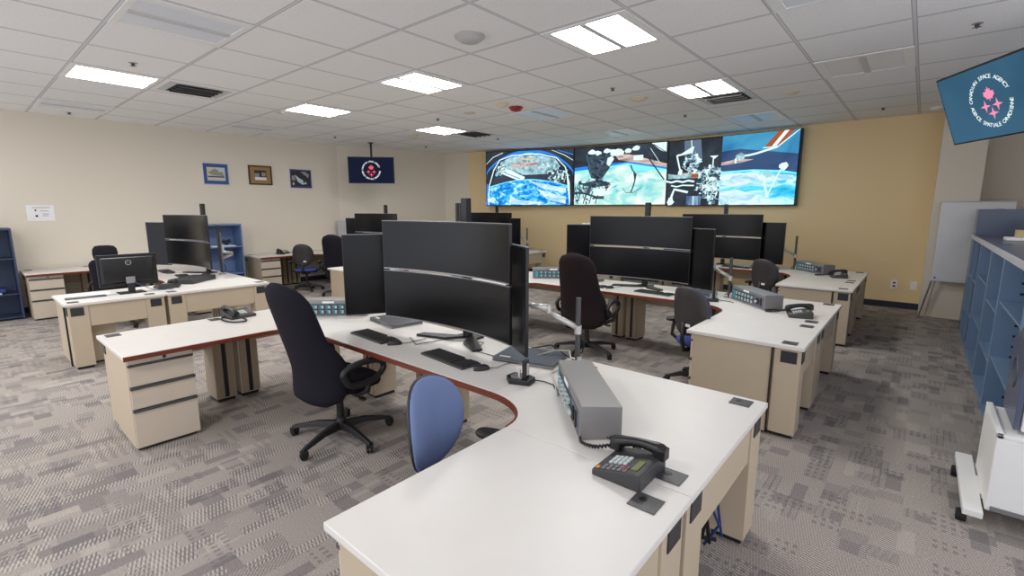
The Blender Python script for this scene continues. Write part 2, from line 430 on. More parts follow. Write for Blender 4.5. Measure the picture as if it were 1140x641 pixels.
def plate(root, kind, a, b, z0=.6, z1=.69, pos=0):
    mb = MB()
    if kind == 'x': mb.bx(pos, pos + .006, a, b, z0, z1)
    else: mb.bx(a, b, pos - .006, pos, z0, z1)
    return mb.build('cover_plate', 'plate', root, bevel=.002)
def grommet(root, x, y, s=.05):
    mb = MB(); mb.use('handle').bx(x - s, x + s, y - s * .95, y + s * .95, ZT, ZT + .004)
    mb.use('black').at((x - s * .3, y + s * .2, 0)).lathe([(.015, ZT + .003), (.015, ZT + .0055)], 14)
    mb.at(); return mb.build('cable_cover', None, root, bevel=.0015)
def top(root, poly, name='desktop'): return MB().prism(poly, ZT - .03, ZT).build(name, 'top', root, bevel=.004)
def edge(root, pts, nsign=1):
    mb = MB(); n = len(pts); P = [Vector((*p, 0)) for p in pts]; off = []
    for i in range(n):
        a = P[max(0, i - 1)]; b = P[min(n - 1, i + 1)]; d = (b - a).normalized(); off.append(P[i] + Vector((-d.y, d.x, 0)) * .012 * nsign)
    for i in range(n - 1): mb.prism([(p.x, p.y) for p in (P[i], P[i + 1], off[i + 1], off[i])], ZT - .034, ZT - .002)
    return mb.build('wood_edge', 'wood', root)
def rail(root, x0, x1, y0, y1): return MB().bx(x0, x1, y0, y1, .47, ZT - .03).build('apron', 'beige', root, bevel=.003)
def pedestal(name_st, ox, oy, side):
    s = 1 if side == 'left' else -1
    o = empty('drawer_pedestal', (ox + (-4.2 if s == 1 else -.22), oy + .025, 0), 0)
    # local: depth along s*x from 0 to .53, width y 0..40
    D = .535 if s == 1 else .6; Wd = .41
    mb = MB(); mb.use('beige').bx(0, s * D, 0, Wd, .02, ZT - .035); mb.use('black').bx(.02 * s, s * (D - .02), .02, Wd - .02, 0, .02)
    mb.build('body', None, o, bevel=.002)
    f0, f1 = s * D, s * (D + .018)
    st = MB().bx(f0, f1, .005, Wd - .005, .655, .698).build('pencil_drawer', 'drawer', o, bevel=.002)
    MB().at((f1, Wd * .55, .677), 0, 0, PI / 2).lathe([(.011, -.002), (.011, .006)], 12).build('lock', 'black', st)
    for z0, z1 in ((.495, .64), (.325, .47), (.03, .30)):
        d = MB().bx(f0, f1, .005, Wd - .005, z0, z1).build('drawer', 'drawer', o, bevel=.002)
        MB().bx(f0, f1 + s * .012, .003, Wd - .003, z1, z1 + .018).build('handle', 'handle', d, bevel=.003)
    tag(o, f'beige drawer pedestal under the {side} wing of the {name_st}', 'drawer pedestal', 'desk pedestals'); return o
def station(k, hide=()):
    nm, ox, oy, MF, D = STN[k]
    def E(n, part, lab):
        o = empty(n, (ox, oy, 0)); tag(o, lab, 'desk', 'desk units'); return o
    # right return
    o = E('return_desk', 0, f'white-topped beige desk wing on the right side of the {nm}')
    top(o, [(-WW, 0), (0, 0), (0, .918), (-WW, .918)]); 
    leg(o, -.2, -.02, .03, .2, '-x'); leg(o, -.2, -.02, .72, .9, '-x'); rail(o, -.05, -.03, .2, .72)
    plate(o, 'x', .05, .16, pos=-.02); plate(o, 'x', .76, .87, pos=-.02); plate(o, 'y', -.155, -.045, pos=.03)
    grommet(o, -.11, .09); grommet(o, -.11, .78)
    MB().bx(-.217, -.209, .014, .03, .01, .7).build('end_strip', 'black', o)
    # right corner
    o = E('corner_desk', 0, f'white-topped corner desk, curved inner edge, on the right of the {nm}')
    top(o, [(0, .922), (0, D), (-1.218, D)] + arc_r(MF)[::-1]); edge(o, arc_r(MF), 1)
    leg(o, -.2, -.02, .94, 1.12, '-x'); leg(o, -.2, -.02, D - .2, D - .02, '-x'); rail(o, -.05, -.03, 1.12, D - .2); MB().bx(-1.2, -.2, D - .05, D - .03, .47, .71).build('apron', 'beige', o, bevel=.003)
    plate(o, 'x', .97, 1.08, pos=-.02); plate(o, 'x', D - .17, D - .06, pos=-.02); grommet(o, -.11, 1.0); grommet(o, -.11, D - .09)
    leg(o, -1.2, -1.03, D - .3, D - .06, '-y')
    # mains
    for x0, x1, w in ((-2.378, -1.222, 'right'), (-3.378, -2.382, 'left')):
        o = E('straight_desk', 0, f'white-topped straight desk, {w} half of the middle run of the {nm}')
        top(o, [(x0, MF), (x1, MF), (x1, D), (x0, D)]); edge(o, [(x1, MF), (x0, MF)], 1)
        leg(o, x0 + .02, x0 + .19, D - .3, D - .06, '-y'); leg(o, x1 - .19, x1 - .02, D - .3, D - .06, '-y')
        MB().bx(x0 + .02, x1 - .02, D - .05, D - .03, .47, .71).build('apron', 'beige', o, bevel=.003)
    if k == 'F': pedestal(nm, ox, oy, 'right'); return
    # left corner
    o = E('corner_desk', 0, f'white-topped corner desk, curved inner edge, on the left of the {nm}')
    top(o, [(-TW, .922), (-TW, D), (-3.382, D)] + arc_l(MF)[::-1]); edge(o, arc_l(MF), -1)
    leg(o, -TW + .02, -TW + .27, .94, 1.11, '+x'); leg(o, -TW + .02, -TW + .2, D - .2, D - .02, '+x'); rail(o, -TW + .03, -TW + .05, 1.12, D - .2)
    MB().bx(-TW + .2, -3.4, D - .05, D - .03, .47, .71).build('apron', 'beige', o, bevel=.003); grommet(o, -TW + .1, 1.02)
    o = E('return_desk', 0, f'white-topped beige desk wing on the left side of the {nm}')
    xr = -TW + .89
    top(o, [(-TW, 0), (xr, 0), (xr, .918), (-TW, .918)]); edge(o, [(xr, .0), (xr, .918)], -1)
    leg(o, -TW + .02, -TW + .27, .03, .2, '+x'); leg(o, -TW + .02, -TW + .27, .73, .9, '+x'); rail(o, -TW + .03, -TW + .05, .2, .73)
    plate(o, 'y', -TW + .03, -TW + .12, pos=.03)
    grommet(o, -TW + .1, .09); grommet(o, -TW + .1, .83)
    pedestal(nm, ox, oy, 'left'); pedestal(nm, ox, oy, 'right')
for k in STN: station(k)

# ------------------------------------------------------------------ monitors and desk equipment
def make_ultra():
    o = empty('curved_monitor'); W, H, Rr = 1.375, .385, 2.5; n = 72
    def arc(yo, z0, z1, w, t):
        mb = MB(); vs = []
        for i in range(n + 1):
            a = (i / n - .5) * w / Rr
            for (rr, z) in ((Rr, z0), (Rr, z1), (Rr + t, z1), (Rr + t, z0)):
                vs.append((rr * math.sin(a), rr * math.cos(a) - Rr + yo, z))
        fs = []
        for i in range(n):
            for q in range(4): fs.append((4 * i + q, 4 * i + (q + 1) % 4, 4 * i + 4 + (q + 1) % 4, 4 * i + 4 + q))
        fs += [(0, 1, 2, 3), (4 * n, 4 * n + 3, 4 * n + 2, 4 * n + 1)]
        mb.add(vs, fs); return mb
    arc(0, -H / 2, H / 2, W, .022).build('casing', 'bezel', o, bevel=.002)
    arc(-.0015, -H / 2 + .014, H / 2 - .008, W - .018, .003).build('screen', 'screen', o, smooth=False)
    arc(-.003, -H / 2 + .0, -H / 2 + .008, W - .01, .006).build('lower_trim', 'silver', o)
    arc(0, H / 2, H / 2 + .003, W, .02).build('upper_glint', 'silver', o)  # reflection of the lights on the top edge, painted as a silver strip
    MB().prism([(-.25, -.12), (.25, -.12), (.2, .12), (-.2, .12)], -.085, -.02, 'y').build('rear_housing', 'bezel', o, bevel=.01)
    MB().at((0, .085, 0)).bx(-.05, .05, 0, .05, -.05, .05).build('mount_plate', 'black', o); return o
def make_portrait():
    o = empty('portrait_monitor'); W, H = .385, .69
    MB().bx(-W / 2, W / 2, 0, .02, -H / 2, H / 2).build('casing', 'bezel', o, bevel=.004)
    MB().bx(-W / 2 + .008, W / 2 - .008, -.0015, 0, -H / 2 + .008, H / 2 - .008).build('screen', 'screen', o)
    MB().bx(-W / 2, W / 2, -.001, .02, H / 2, H / 2 + .003).build('upper_glint', 'silver', o)  # white highlight along the top edge, put into the colour
    MB().bx(-.12, .12, .02, .045, -.22, .22).build('rear_housing', 'grey', o, bevel=.008)
    MB().bx(-.05, .05, .045, .07, -.05, .05).build('mount_plate', 'alu', o); return o
def make_stand():
    o = empty('monitor_stand')
    MB().prism([(-.36, -.2), (-.1, -.12), (0, .04), (.1, -.12), (.3, -.22), (.33, -.15), (.1, .02), (.09, .12), (-.09, .12), (-.1, .0), (-.36, -.12)], 0, .02).build('base', 'black', o, bevel=.004)
    MB().bx(-.03, .03, .0, .055, .02, 1.09).build('pole', 'black', o, bevel=.004)
    for z in (.355, .745): MB().bx(-.04, .04, -.03, .0, z - .05, z + .05).build('bracket', 'black', o, bevel=.004)
    MB().bx(-.98, -.03, .02, .05, .775, .81).bx(-.98, -.9, .015, .055, .4, .81).build('cross_arm', 'alu', o, bevel=.006)
    return o
def arm(pole_xy, target, z1=.0, label='', zt=1.17, col='black', elbow=None):
    o = empty('articulated_stand', (pole_xy[0], pole_xy[1], ZT)); P = Vector((*pole_xy, ZT)); T = Vector(target) - P
    cl = MB(); cl.use('grey').prism([(-.05, -.03), (.05, -.03), (.03, .05), (-.03, .05)], 0, .012); cl.use('alu').bx(.015, .035, -.03, .0, 0, .05)
    cl.build('clamp', None, o, bevel=.002)
    MB().cyl((0, 0, .01), (0, 0, zt - ZT), .017, 16).build('pole', 'handle', o, smooth=False)
    MB().cyl((0, 0, .20), (0, 0, .255), .024, 16).build('collar', 'alu', o)
    e = Vector((T.x * .45 - .04, T.y * .45 - .03, .34)); j = Vector((0, 0, .24))
    if elbow: e = Vector(elbow)
    MB().tube([j, e], [.02, .017], 10).build('lower_link', 'alu', o, smooth=True)
    MB().tube([e, e + Vector((0, 0, .05))], .022, 12).build('elbow', 'alu', o)
    w = Vector((T.x, T.y, T.z)); mid = e + Vector((0, 0, .03))
    MB().tube([mid, mid + (w - mid) * .85], [.024, .02], 10).build('upper_link', 'alu', o, smooth=True)
    MB().tube([mid + (w - mid) * .85, w], .012, 8).build('wrist', 'grey', o)
    MB().tube([(0, .02, .2), (.02, .05, .12), (0, .06, .06), (-.06, .04, .02)], .005, 6).build('cable', 'cable', o, smooth=True)
    return tag(o, label, 'monitor arm', 'monitor arms')
def make_keyboard():
    o = empty('keyboard'); MB().bx(-.235, .235, -.08, .08, 0, .014).build('frame', 'keyp', o, bevel=.004)
    mb = MB()
    for r in range(6):
        n = 15 if r else 14; y = .062 - r * .024
        if r == 5: segs = [(-.22, -.15), (-.147, -.1), (-.097, .01), (.013, .06), (.063, .1)]
        else: segs = [(-.22 + i * .0218, -.22 + i * .0218 + .019) for i in range(n)]
        for a, b in segs: mb.bx(a, b, y - .0095, y + .0095, .013, .02)
        for i in range(4):
            a = .135 + i * .0225; mb.bx(a, a + .0195, y - .0095, y + .0095, .013, .02)
    mb.build('keys', 'key', o, bevel=.0015, seg=1); MB().bx(.03, .13, .066, .078, .014, .0155).build('label_strip', 'pale', o); return o
def make_mouse():
    o = empty('mouse'); rings = []
    for i in range(8):
        t = i / 7; z = .034 * math.sin(t * PI / 2); s = math.cos(t * PI / 2) ** .6 if t < 1 else .05
        rings.append(superring(0, 0, z, .03 * max(s, .08), .055 * max(s, .08), 16, 2.4))
    MB().loft(rings).build('shell', 'key', o, smooth=True)
    MB().at((0, .02, .028)).tube([(-.004, 0, 0), (.004, 0, 0)], .009, 10).build('wheel', 'grey', o)
    MB().tube([(0, .05, .008), (.01, .1, .004), (-.03, .16, .004), (-.06, .25, .004)], .0022, 6).build('cable', 'cable', o, smooth=True); return o
def make_laptop():
    o = empty('laptop'); MB().bx(-.22, .22, -.15, .15, 0, .018).build('base', 'grey', o, bevel=.005)
    MB().bx(-.22, .22, -.15, .15, .0205, .03).build('lid', 'dark', o, bevel=.006)
    MB().bx(-.205, -.02, -.152, -.15, .006, .012).build('port_strip', 'black', o); MB().bx(-.18, -.1, -.12, -.1, .03, .0306).build('sticker', 'label', o); return o
def make_comm():
    # local: front face toward -y, length along x
    o = empty('comm_panel'); L, Dp, H = .66, .19, .155
    mb = MB(); mb.use('comm').prism([(0, 0), (Dp, 0), (Dp, H - .003), (.012, H + .003), (0, H - .006)], -L / 2, L / 2, 'x').build('housing', None, o, bevel=.003)
    fa = MB().at((0, -.003, .0), 0, 0).bx(-L / 2 + .02, L / 2 - .02, 0, .006, .014, .125).build('face', 'commface', o, bevel=.001)
    bt = MB()
    for i in range(6):
        for j in range(2):
            x = -.235 + i * .062; z = .036 + j * .046
            bt.use('black').bx(x, x + .048, -.006, -.002, z - .006, z + .032)
            bt.use('teal').bx(x + .004, x + .024, -.010, -.004, z + .014, z + .028).bx(x + .004, x + .024, -.010, -.004, z - .002, z + .010)
            bt.use('pale').bx(x + .028, x + .044, -.022, -.004, z + .014, z + .024).bx(x + .028, x + .044, -.022, -.004, z, z + .009)
    bt.build('buttons', None, o)
    MB().at((.2, -.003, .072), 0, PI / 2).lathe([(.034, 0), (.034, .008), (.02, .014)], 20).build('dial_ring', 'black', o)
    MB().at((.2, -.012, .072), 0, PI / 2).lathe([(.013, 0), (.012, .016)], 16).build('dial_knob', 'pale', o)
    MB().bx(.255, .275, -.010, -.002, .035, .11).build('side_slider', 'black', o)
    MB().bx(-.285, -.25, -.010, -.002, .03, .11).build('side_strip', 'teal', o)
    MB().bx(-.08, .03, -.006, -.002, .128, .146).build('name_tape', 'label', o); return o
def make_phone():
    o = empty('desk_phone')
    MB().prism([(-.1, 0), (.1, 0), (.1, .062), (.07, .066), (-.1, .026)], -.115, .115, 'x').build('base', 'keyp', o, bevel=.006)
    kp = MB()
    sl = math.atan2(.04, .17)
    kp.at((0, 0, .0500), 0, sl)
    kp.use('pale')
    for i in range(3):
        for j in range(4): kp.bx(-.012 + i * .024, .006 + i * .024, -.06 + j * .02, -.046 + j * .02, .0, .006)
    kp.use('grey')
    for j in range(5): kp.bx(.068, .084, -.065 + j * .022, -.05 + j * .022, .0, .004).bx(.09, .106, -.065 + j * .022, -.05 + j * .022, .0, .004)
    kp.use('red').bx(.068, .10, .018, .032, 0, .005)
    kp.use('orange').bx(.09, .105, -.088, -.075, 0, .005)
    kp.build('keypad', None, o)
    MB().at((0, 0, .0500), 0, sl).bx(.01, .085, .05, .074, 0, .004).build('display', 'lcd', o)
    pts = []
    for i in range(13):
        t = i / 12; pts.append((-.075, -.115 + .23 * t, .056 + .03 * t + .020 * math.sin(PI * t)))
    rs = [.02, .027, .026, .022, .02, .019, .019, .019, .02, .022, .026, .027, .02]
    hm = MB(); hm.tube(pts, rs, 12); hm.bx(-.1, -.05, -.115, -.07, .035, .07).bx(-.1, -.05, .07, .118, .055, .1)
    hm.build('handset', 'bezel', o, bevel=.004)
    ctl = [(-.075, -.11, .045), (-.055, -.18, .02), (-.06, -.25, .012), (-.105, -.285, .012), (-.16, -.25, .012), (-.185, -.16, .012), (-.17, -.03, .012), (-.115, .03, .02)]
    CP = [Vector(p) for p in ctl]; coil = []
    for i in range(len(CP) - 1):
        p0, p1, p2, p3 = CP[max(0, i - 1)], CP[i], CP[i + 1], CP[min(len(CP) - 1, i + 2)]
        for q in range(22):
            t = q / 22; p = .5 * ((2 * p1) + (-p0 + p2) * t + (2 * p0 - 5 * p1 + 4 * p2 - p3) * t * t + (-p0 + 3 * p1 - 3 * p2 + p3) * t ** 3)
            a = (i * 22 + q) * 1.6; coil.append((p.x + .004 * math.cos(a), p.y + .004 * math.cos(a), max(.006, p.z + .005 * math.sin(a))))
    MB().tube(coil, .0052, 5).build('coiled_cord', 'cable', o, smooth=True)
    return o
def make_dock():
    o = empty('headset_dock'); MB().prism([(-.085, -.02), (-.04, -.075), (.085, -.055), (.085, .03), (.02, .06), (-.07, .05)], 0, .032).build('base', 'black', o, bevel=.006)
    MB().prism([(-.06, -.015), (-.03, -.055), (.03, -.045), (.02, .03), (-.05, .03)], .032, .036).build('tray', 'grey', o)
    MB().bx(.025, .05, -.03, .02, .03, .14).build('upright', 'black', o, bevel=.004)
    MB().bx(.0, .014, -.03, -.02, .03, .085).bx(.05, .058, -.02, .0, .05, .12).build('clip', 'alu', o, bevel=.002)
    MB().tube([(.08, .02, .015), (.13, .05, .006), (.2, .03, .005), (.24, -.03, .005)], .0035, 6).build('cable', 'cable', o, smooth=True); return o

# per station: [main centre x, main y, yaw], left portrait, right portrait, arm
def gear(k, mx, my, yaw=0., lp=None, rp=None, stand=True, lower=True):
    nm, ox, oy, MF, D = STN[k]
    x, y = ox + mx, oy + my
    place('ultra', make_ultra, (x, y, 1.463), yaw, f'black curved ultrawide monitor, upper of the stacked pair at the {nm}', 'monitor', 'curved monitors')
    place('ultra', make_ultra, (x, y, 1.062), yaw, f'black curved ultrawide monitor, lower of the stacked pair at the {nm}', 'monitor', 'curved monitors')
    sx, sy = x - math.sin(yaw) * .165, y + math.cos(yaw) * .165
    place('stand', make_stand, (sx, sy, ZT), yaw, f'black pole stand holding the stacked curved monitors of the {nm}', 'monitor stand', 'monitor stands')
    if lp: place('portrait', make_portrait, (ox + lp[0], oy + lp[1], lp[3] if len(lp) > 3 else 1.19), lp[2], f'black upright portrait monitor left of the curved pair at the {nm}', 'monitor', 'portrait monitors')
    if rp: place('portrait', make_portrait, (ox + rp[0], oy + rp[1], rp[3] if len(rp) > 3 else 1.18), rp[2], f'black upright portrait monitor right of the curved pair at the {nm}', 'monitor', 'portrait monitors')
# angle helper: panel facing direction (fx,fy) -> rz such that local -y points to it
def face(fx, fy): return math.atan2(fx, -fy)
gear('A', -2.125, 1.70, 0, lp=(-3.07, 1.62, face(.85, -.55)), rp=(-1.45, 1.67, face(-.5, -.86), 1.175))
gear('B', -2.145, 1.72, 0, lp=(-3.05, 1.75, face(.45, -.9)), rp=(-1.36, 1.62, face(-.35, -.93)))
gear('C', -2.15, 1.72, 0, lp=(-3.0, 1.75, face(.45, -.9)), rp=(-1.31, 1.68, face(-.2, -.98)))
gear('D', -1.70, 1.74, .14, lp=(-2.55, 1.5, face(.55, -.83)), rp=(-1.0, 1.86, face(-.27, -.96)))
gear('E', -1.57, 1.55, .05, lp=(-2.4, 1.5, face(.5, -.87), 1.21), rp=(-.75, 1.55, face(-.5, -.87)))
gear('F', -1.46, 1.72, .05, lp=(-2.25, 1.7, face(.3, -.95), 1.25), rp=(-.6, 1.6, face(-.2, -.98)))

def arms(k, px, py, tx, ty, tz=1.17, zt=1.18, elbow=None):
    nm, ox, oy, MF, D = STN[k]
    arm((ox + px, oy + py), (ox + tx, oy + ty, tz), label=f'silver and black jointed pole arm behind the right portrait monitor of the {nm}', zt=zt, elbow=elbow)
arms('A', -1.13, 1.93, -1.39, 1.73, 1.13)
arms('B', -1.05, 1.78, -1.33, 1.69, 1.13, 1.2)
arms('C', -1.0, 1.95, -1.28, 1.75, 1.13, 1.3)
arms('D', -1.43, 2.02, -1.0, 1.88, 1.13, 1.1, (.12, .12, .30))
arms('F', -.35, 1.75, -.58, 1.67, 1.2, 1.3)

def item(key, mk, k, x, y, rz, what, cat, grp, z=ZT):
    nm, ox, oy, MF, D = STN[k]
    return place(key, mk, (ox + x, oy + y, z), rz, what + ' ' + nm, cat, grp)
def keyset(k, dx=0, dy=0):
    item('kb', make_keyboard, k, -2.72 + dx, 1.43 + dy, -.06, 'black keyboard, left-hand of the two before the curved pair at the', 'keyboard', 'keyboards')
    item('kb', make_keyboard, k, -1.83 + dx, 1.43 + dy, -.1, 'black keyboard, right-hand of the two before the curved pair at the', 'keyboard', 'keyboards')
    item('mouse', make_mouse, k, -2.42 + dx, 1.41 + dy, -.5, 'black mouse, beside the left-hand keyboard of the', 'mouse', 'mice')
    item('mouse', make_mouse, k, -1.52 + dx, 1.42 + dy, -.5, 'black mouse, beside the right-hand keyboard of the', 'mouse', 'mice')
keyset('A'); keyset('B', 0, .07); keyset('C', .0, .2); keyset('D', .3, .1); 
for k in 'ABC':
    item('laptop', make_laptop, k, -3.02, 1.86, -.15, 'closed grey laptop under the left portrait monitor of the', 'laptop', 'closed laptops')
    item('laptop', make_laptop, k, -1.42, 1.8, .25, 'closed grey laptop under the right portrait monitor of the', 'laptop', 'closed laptops')
    item('comm', make_comm, k, {'A': -.76, 'B': -.783, 'C': -.746}[k], {'A': 1.26, 'B': 1.5, 'C': 1.7}[k], face(-.73, -.68), 'grey teal-button panel with dial on the right corner desk of the', 'intercom panel', 'intercom panels')
item('comm', make_comm, 'A', -3.67, 1.6, face(.67, -.74), 'grey teal-button panel with dial on the left corner desk of the', 'intercom panel', 'intercom panels')
item('comm', make_comm, 'B', -3.45, 1.72, face(.6, -.8), 'grey teal-button panel with dial on the left corner desk of the', 'intercom panel', 'intercom panels')
item('comm', make_comm, 'F', -.5, 1.4, face(-.73, -.68), 'grey teal-button panel with dial on the right corner desk of the', 'intercom panel', 'intercom panels')
for k, x, y, r in (('A', -.25, .93, -1.57), ('B', -.24, 1.2, -1.3), ('C', -.3, 1.3, -1.3), ('D', -.5, 1.05, -1.5), ('A', -4.33, 1.02, 1.7), ('E', -4.2, .75, 1.5)):
    w = 'left wing' if x < -3 else 'right wing'
    item('phone', make_phone, k, x, y, r, f'black desk phone with coiled cord on the {w} of the', 'phone', 'desk phones')
for k, x, y in (('A', -1.2, 1.42), ('B', -1.15, 1.45)):
    item('dock', make_dock, k, x, y, .2, 'small black charger base with clips near the right portrait monitor of the', 'headset dock', 'headset docks')

# loose cables and papers at the front centre workstation
nm, ox, oy, MF, D = STN['A']
def loose(pts, r, m, label, name='cable'):
    return tag(MB().tube(pts, r, 7).build(name, m, smooth=True), label, 'cable')
z = ZT + .006
loose([(-1.95, 2.45, z), (-1.82, 2.6, z + .05), (-1.72, 2.62, z + .06), (-1.62, 2.5, z + .02), (-1.66, 2.33, z), (-1.5, 2.15, z), (-1.42, 2.05, z)], .006, 'cableg', 'pale grey cable looping behind the closed laptop of the front centre workstation')
loose([(-2.1, 2.6, z), (-1.9, 2.66, z + .06), (-1.7, 2.6, z + .02), (-1.62, 2.6, z)], .005, 'cable', 'black cable looped at the foot of the silver arm of the front centre workstation')
loose([(-3.0, 2.28, z), (-2.8, 2.18, z), (-2.75, 2.4, z), (-2.45, 2.55, z), (-2.35, 2.35, z), (-2.15, 2.35, z)], .003, 'cable', 'thin cable between the keyboards and stand of the front centre workstation')
tag(MB().at((-1.52, 2.58, ZT)).bx(-.03, .03, -.02, .02, 0, .012).build('adapter', 'orange', bevel=.003), 'small orange adapter at the foot of the silver arm, front centre workstation', 'adapter')
tag(MB().at((-4.3, 2.42, ZT), .3).bx(-.2, .2, -.14, .14, 0, .003).build('paper_sheet', 'paper'), 'white paper sheet behind the left button panel of the front centre workstation', 'paper')
tag(MB().at((-7.45, 1.0, ZT), 1.45).bx(-.2, .2, -.14, .14, 0, .004).build('paper_sheet', 'paper'), 'white papers on the right wing of the front left workstation', 'paper')
tag(MB().at((-7.25, .95, ZT), 1.5).bx(-.18, .18, -.06, .06, 0, .012).build('notebook', 'dark', bevel=.002), 'grey-blue notebook on the right wing of the front left workstation', 'notebook')
tag(MB().at((-7.74, 2.17, ZT), 2.3).bx(-.27, .27, -.16, .16, 0, .065).build('flat_box', 'keyp', bevel=.004), 'flat dark grey device box on the corner desk of the front left workstation', 'device')
# hanging blue cables and power box under the front right corner desk
o = empty('cable_bundle', (-.66, 2.4, 0)); 
MB().bx(-.05, .03, -.04, .04, .42, .6).build('power_box', 'grey', o, bevel=.004)
MB().tube([(0, 0, .45), (-.02, -.06, .3), (.03, -.02, .15), (-.03, -.05, .03)], .008, 7).tube([(.01, .02, .45), (.0, .03, .25), (.04, .0, .08)], .007, 7).build('blue_cable', 'cableb', o, smooth=True)
MB().tube([(-.03, -.04, .7), (-.05, -.12, .5), (-.02, -.1, .2), (-.05, -.03, .05), (0, .04, .02)], .012, 7).tube([(.0, -.06, .7), (-.02, -.15, .4), (0, -.06, .06)], .01, 7).build('black_cable', 'cable', o, smooth=True)
tag(o, 'grey power box with blue and black cables hanging under the front centre workstation', 'cable bundle')

# ------------------------------------------------------------------ office chairs
def star_base(root, r=.36, a0=0., z=.1, cast=True):
    mb = MB(); mb.lathe([(.045, z - .03), (.05, z), (.04, z + .05), (.03, z + .07)], 16)
    for i in range(5):
        a = a0 + i * 2 * PI / 5; c, s = math.cos(a), math.sin(a)
        pts = []
        secs = [(.03, .034, z - .02, z + .035), (.18, .026, z - .012, z + .03), (r - .02, .02, z - .035, z - .008), (r + .015, .018, z - .045, z - .02)]
        rings = []
        for d, w, lo, hi in secs:
            rings.append([(d * c - w * s, d * s + w * c, lo), (d * c + w * s, d * s - w * c, lo), (d * c + w * .6 * s, d * s - w * .6 * c, hi), (d * c - w * .6 * s, d * s + w * .6 * c, hi)])
        mb.loft(rings)
    b = mb.build('star_base', 'black', root, bevel=.004)
    for i in range(5):
        a = a0 + i * 2 * PI / 5; x, y = r * math.cos(a), r * math.sin(a); t = a + 1.0
        c = MB(); c.at((x, y, .028), t)
        c.tube([(-.022, 0, 0), (-.006, 0, 0)], .028, 16).tube([(.006, 0, 0), (.022, 0, 0)], .028, 16).bx(-.026, .026, -.022, .03, .008, .036).tube([(0, 0, .03), (0, 0, .05)], .01, 8)
        c.build('caster', 'rubber', root, bevel=.003)
def loop_arm(root, sx, fabric=False):
    # closed loop arm, D-shape seen from the side, on an upright
    x = sx * .33; pts = []
    prof = [(-.16, .585), (-.17, .62), (-.12, .655), (0, .67), (.12, .655), (.17, .615), (.15, .56), (.06, .515), (-.06, .51), (-.13, .535)]
    n = len(prof)
    fine = []
    for i in range(n):
        p0, p1, p2, p3 = [Vector((*prof[(i + j - 1) % n], 0)) for j in range(4)]
        for q in range(4):
            t = q / 4; fine.append(.5 * ((2 * p1) + (-p0 + p2) * t + (2 * p0 - 5 * p1 + 4 * p2 - p3) * t * t + (-p0 + 3 * p1 - 3 * p2 + p3) * t ** 3))
    mb = MB(); mb.tube([(x, p.x, p.y) for p in fine], .023, 10, closed=True)
    mb.build('armrest', 'black', root, smooth=True)
    MB().tube([(x, .03, .52), (x, .02, .45), (sx * .24, .0, .405), (sx * .1, 0, .4)], [.024, .024, .022, .02], 8).build('arm_bracket', 'black', root, smooth=True)
def make_exec(fab='fabric', a0=.35, head=False):
    def f():
        o = empty('office_chair'); star_base(o, .38, a0)
        MB().cyl((0, 0, .12), (0, 0, .4), .028, 14).build('gas_column', 'black', o)
        MB().bx(-.12, .12, -.12, .12, .37, .42).bx(-.04, .04, -.26, -.1, .37, .41).build('mechanism', 'black', o, bevel=.01)
        rings = []
        for z, s, k in ((.41, .9, 0), (.42, .97, 0), (.45, 1.02, 0), (.48, 1.02, 0), (.505, .97, .0), (.518, .86, .0), (.522, .5, 0)):
            rings.append(superring(0, .02, z, .255 * s, .25 * s, 28, 3.4, lambda x, y, zz, z=z: (x, y + .02, z - .025 * max(0, (y - .15) / .1) + .012 * (x / .25) ** 2)))
        MB().loft(rings).build('seat', fab, o, smooth=True)
        rings = []; N = 22
        for i in range(N + 1):
            t = i / N; z = .36 + (.90 if not head else .70) * t
            w = .262 + .03 * math.sin(PI * min(1, t / .5)) - (.05 if not head else .03) * max(0, t - .4) / .6
            endf = 1.
            if t < .08: endf = math.sqrt(max(0, 1 - ((.08 - t) / .08) ** 2)) * .65 + .35
            if t > .82: endf = math.sqrt(max(0, 1 - ((t - .82) / .18) ** 2)) * .75 + .25
            w *= endf if t > .5 else (.55 + .45 * endf)
            th = .066 + .034 * math.sin(PI * min(1, t / .55)) ; th *= (endf if endf > .45 else .45)
            if t in (0, 1): th *= .6
            yc = -.245 + .04 * math.sin(PI * min(1, t / .55)) - .25 * max(0, t - .25) ** 1.15
            rings.append(superring(0, 0, z, w, th, 28, 2.8, lambda x, y, zz, yc=yc, w=w: (x, yc + y + .32 * x * x / .3, zz)))
        MB().loft(rings).build('backrest', fab, o, smooth=True)
        if head:
            MB().loft([superring(0, 0, z, .15 * k, .04 * k, 22, 2.6, lambda x, y, zz: (x, -.4 + y, zz)) for z, k in ((1.03, .6), (1.05, .92), (1.12, 1.), (1.19, .95), (1.23, .75), (1.24, .4))]).build('headrest', fab, o, smooth=True)
        loop_arm(o, -1); loop_arm(o, 1)
        MB().tube([(.12, 0, .39), (.25, .02, .37)], .007, 6).bx(.24, .29, .005, .035, .362, .378).build('lever', 'black', o); return o
    return f
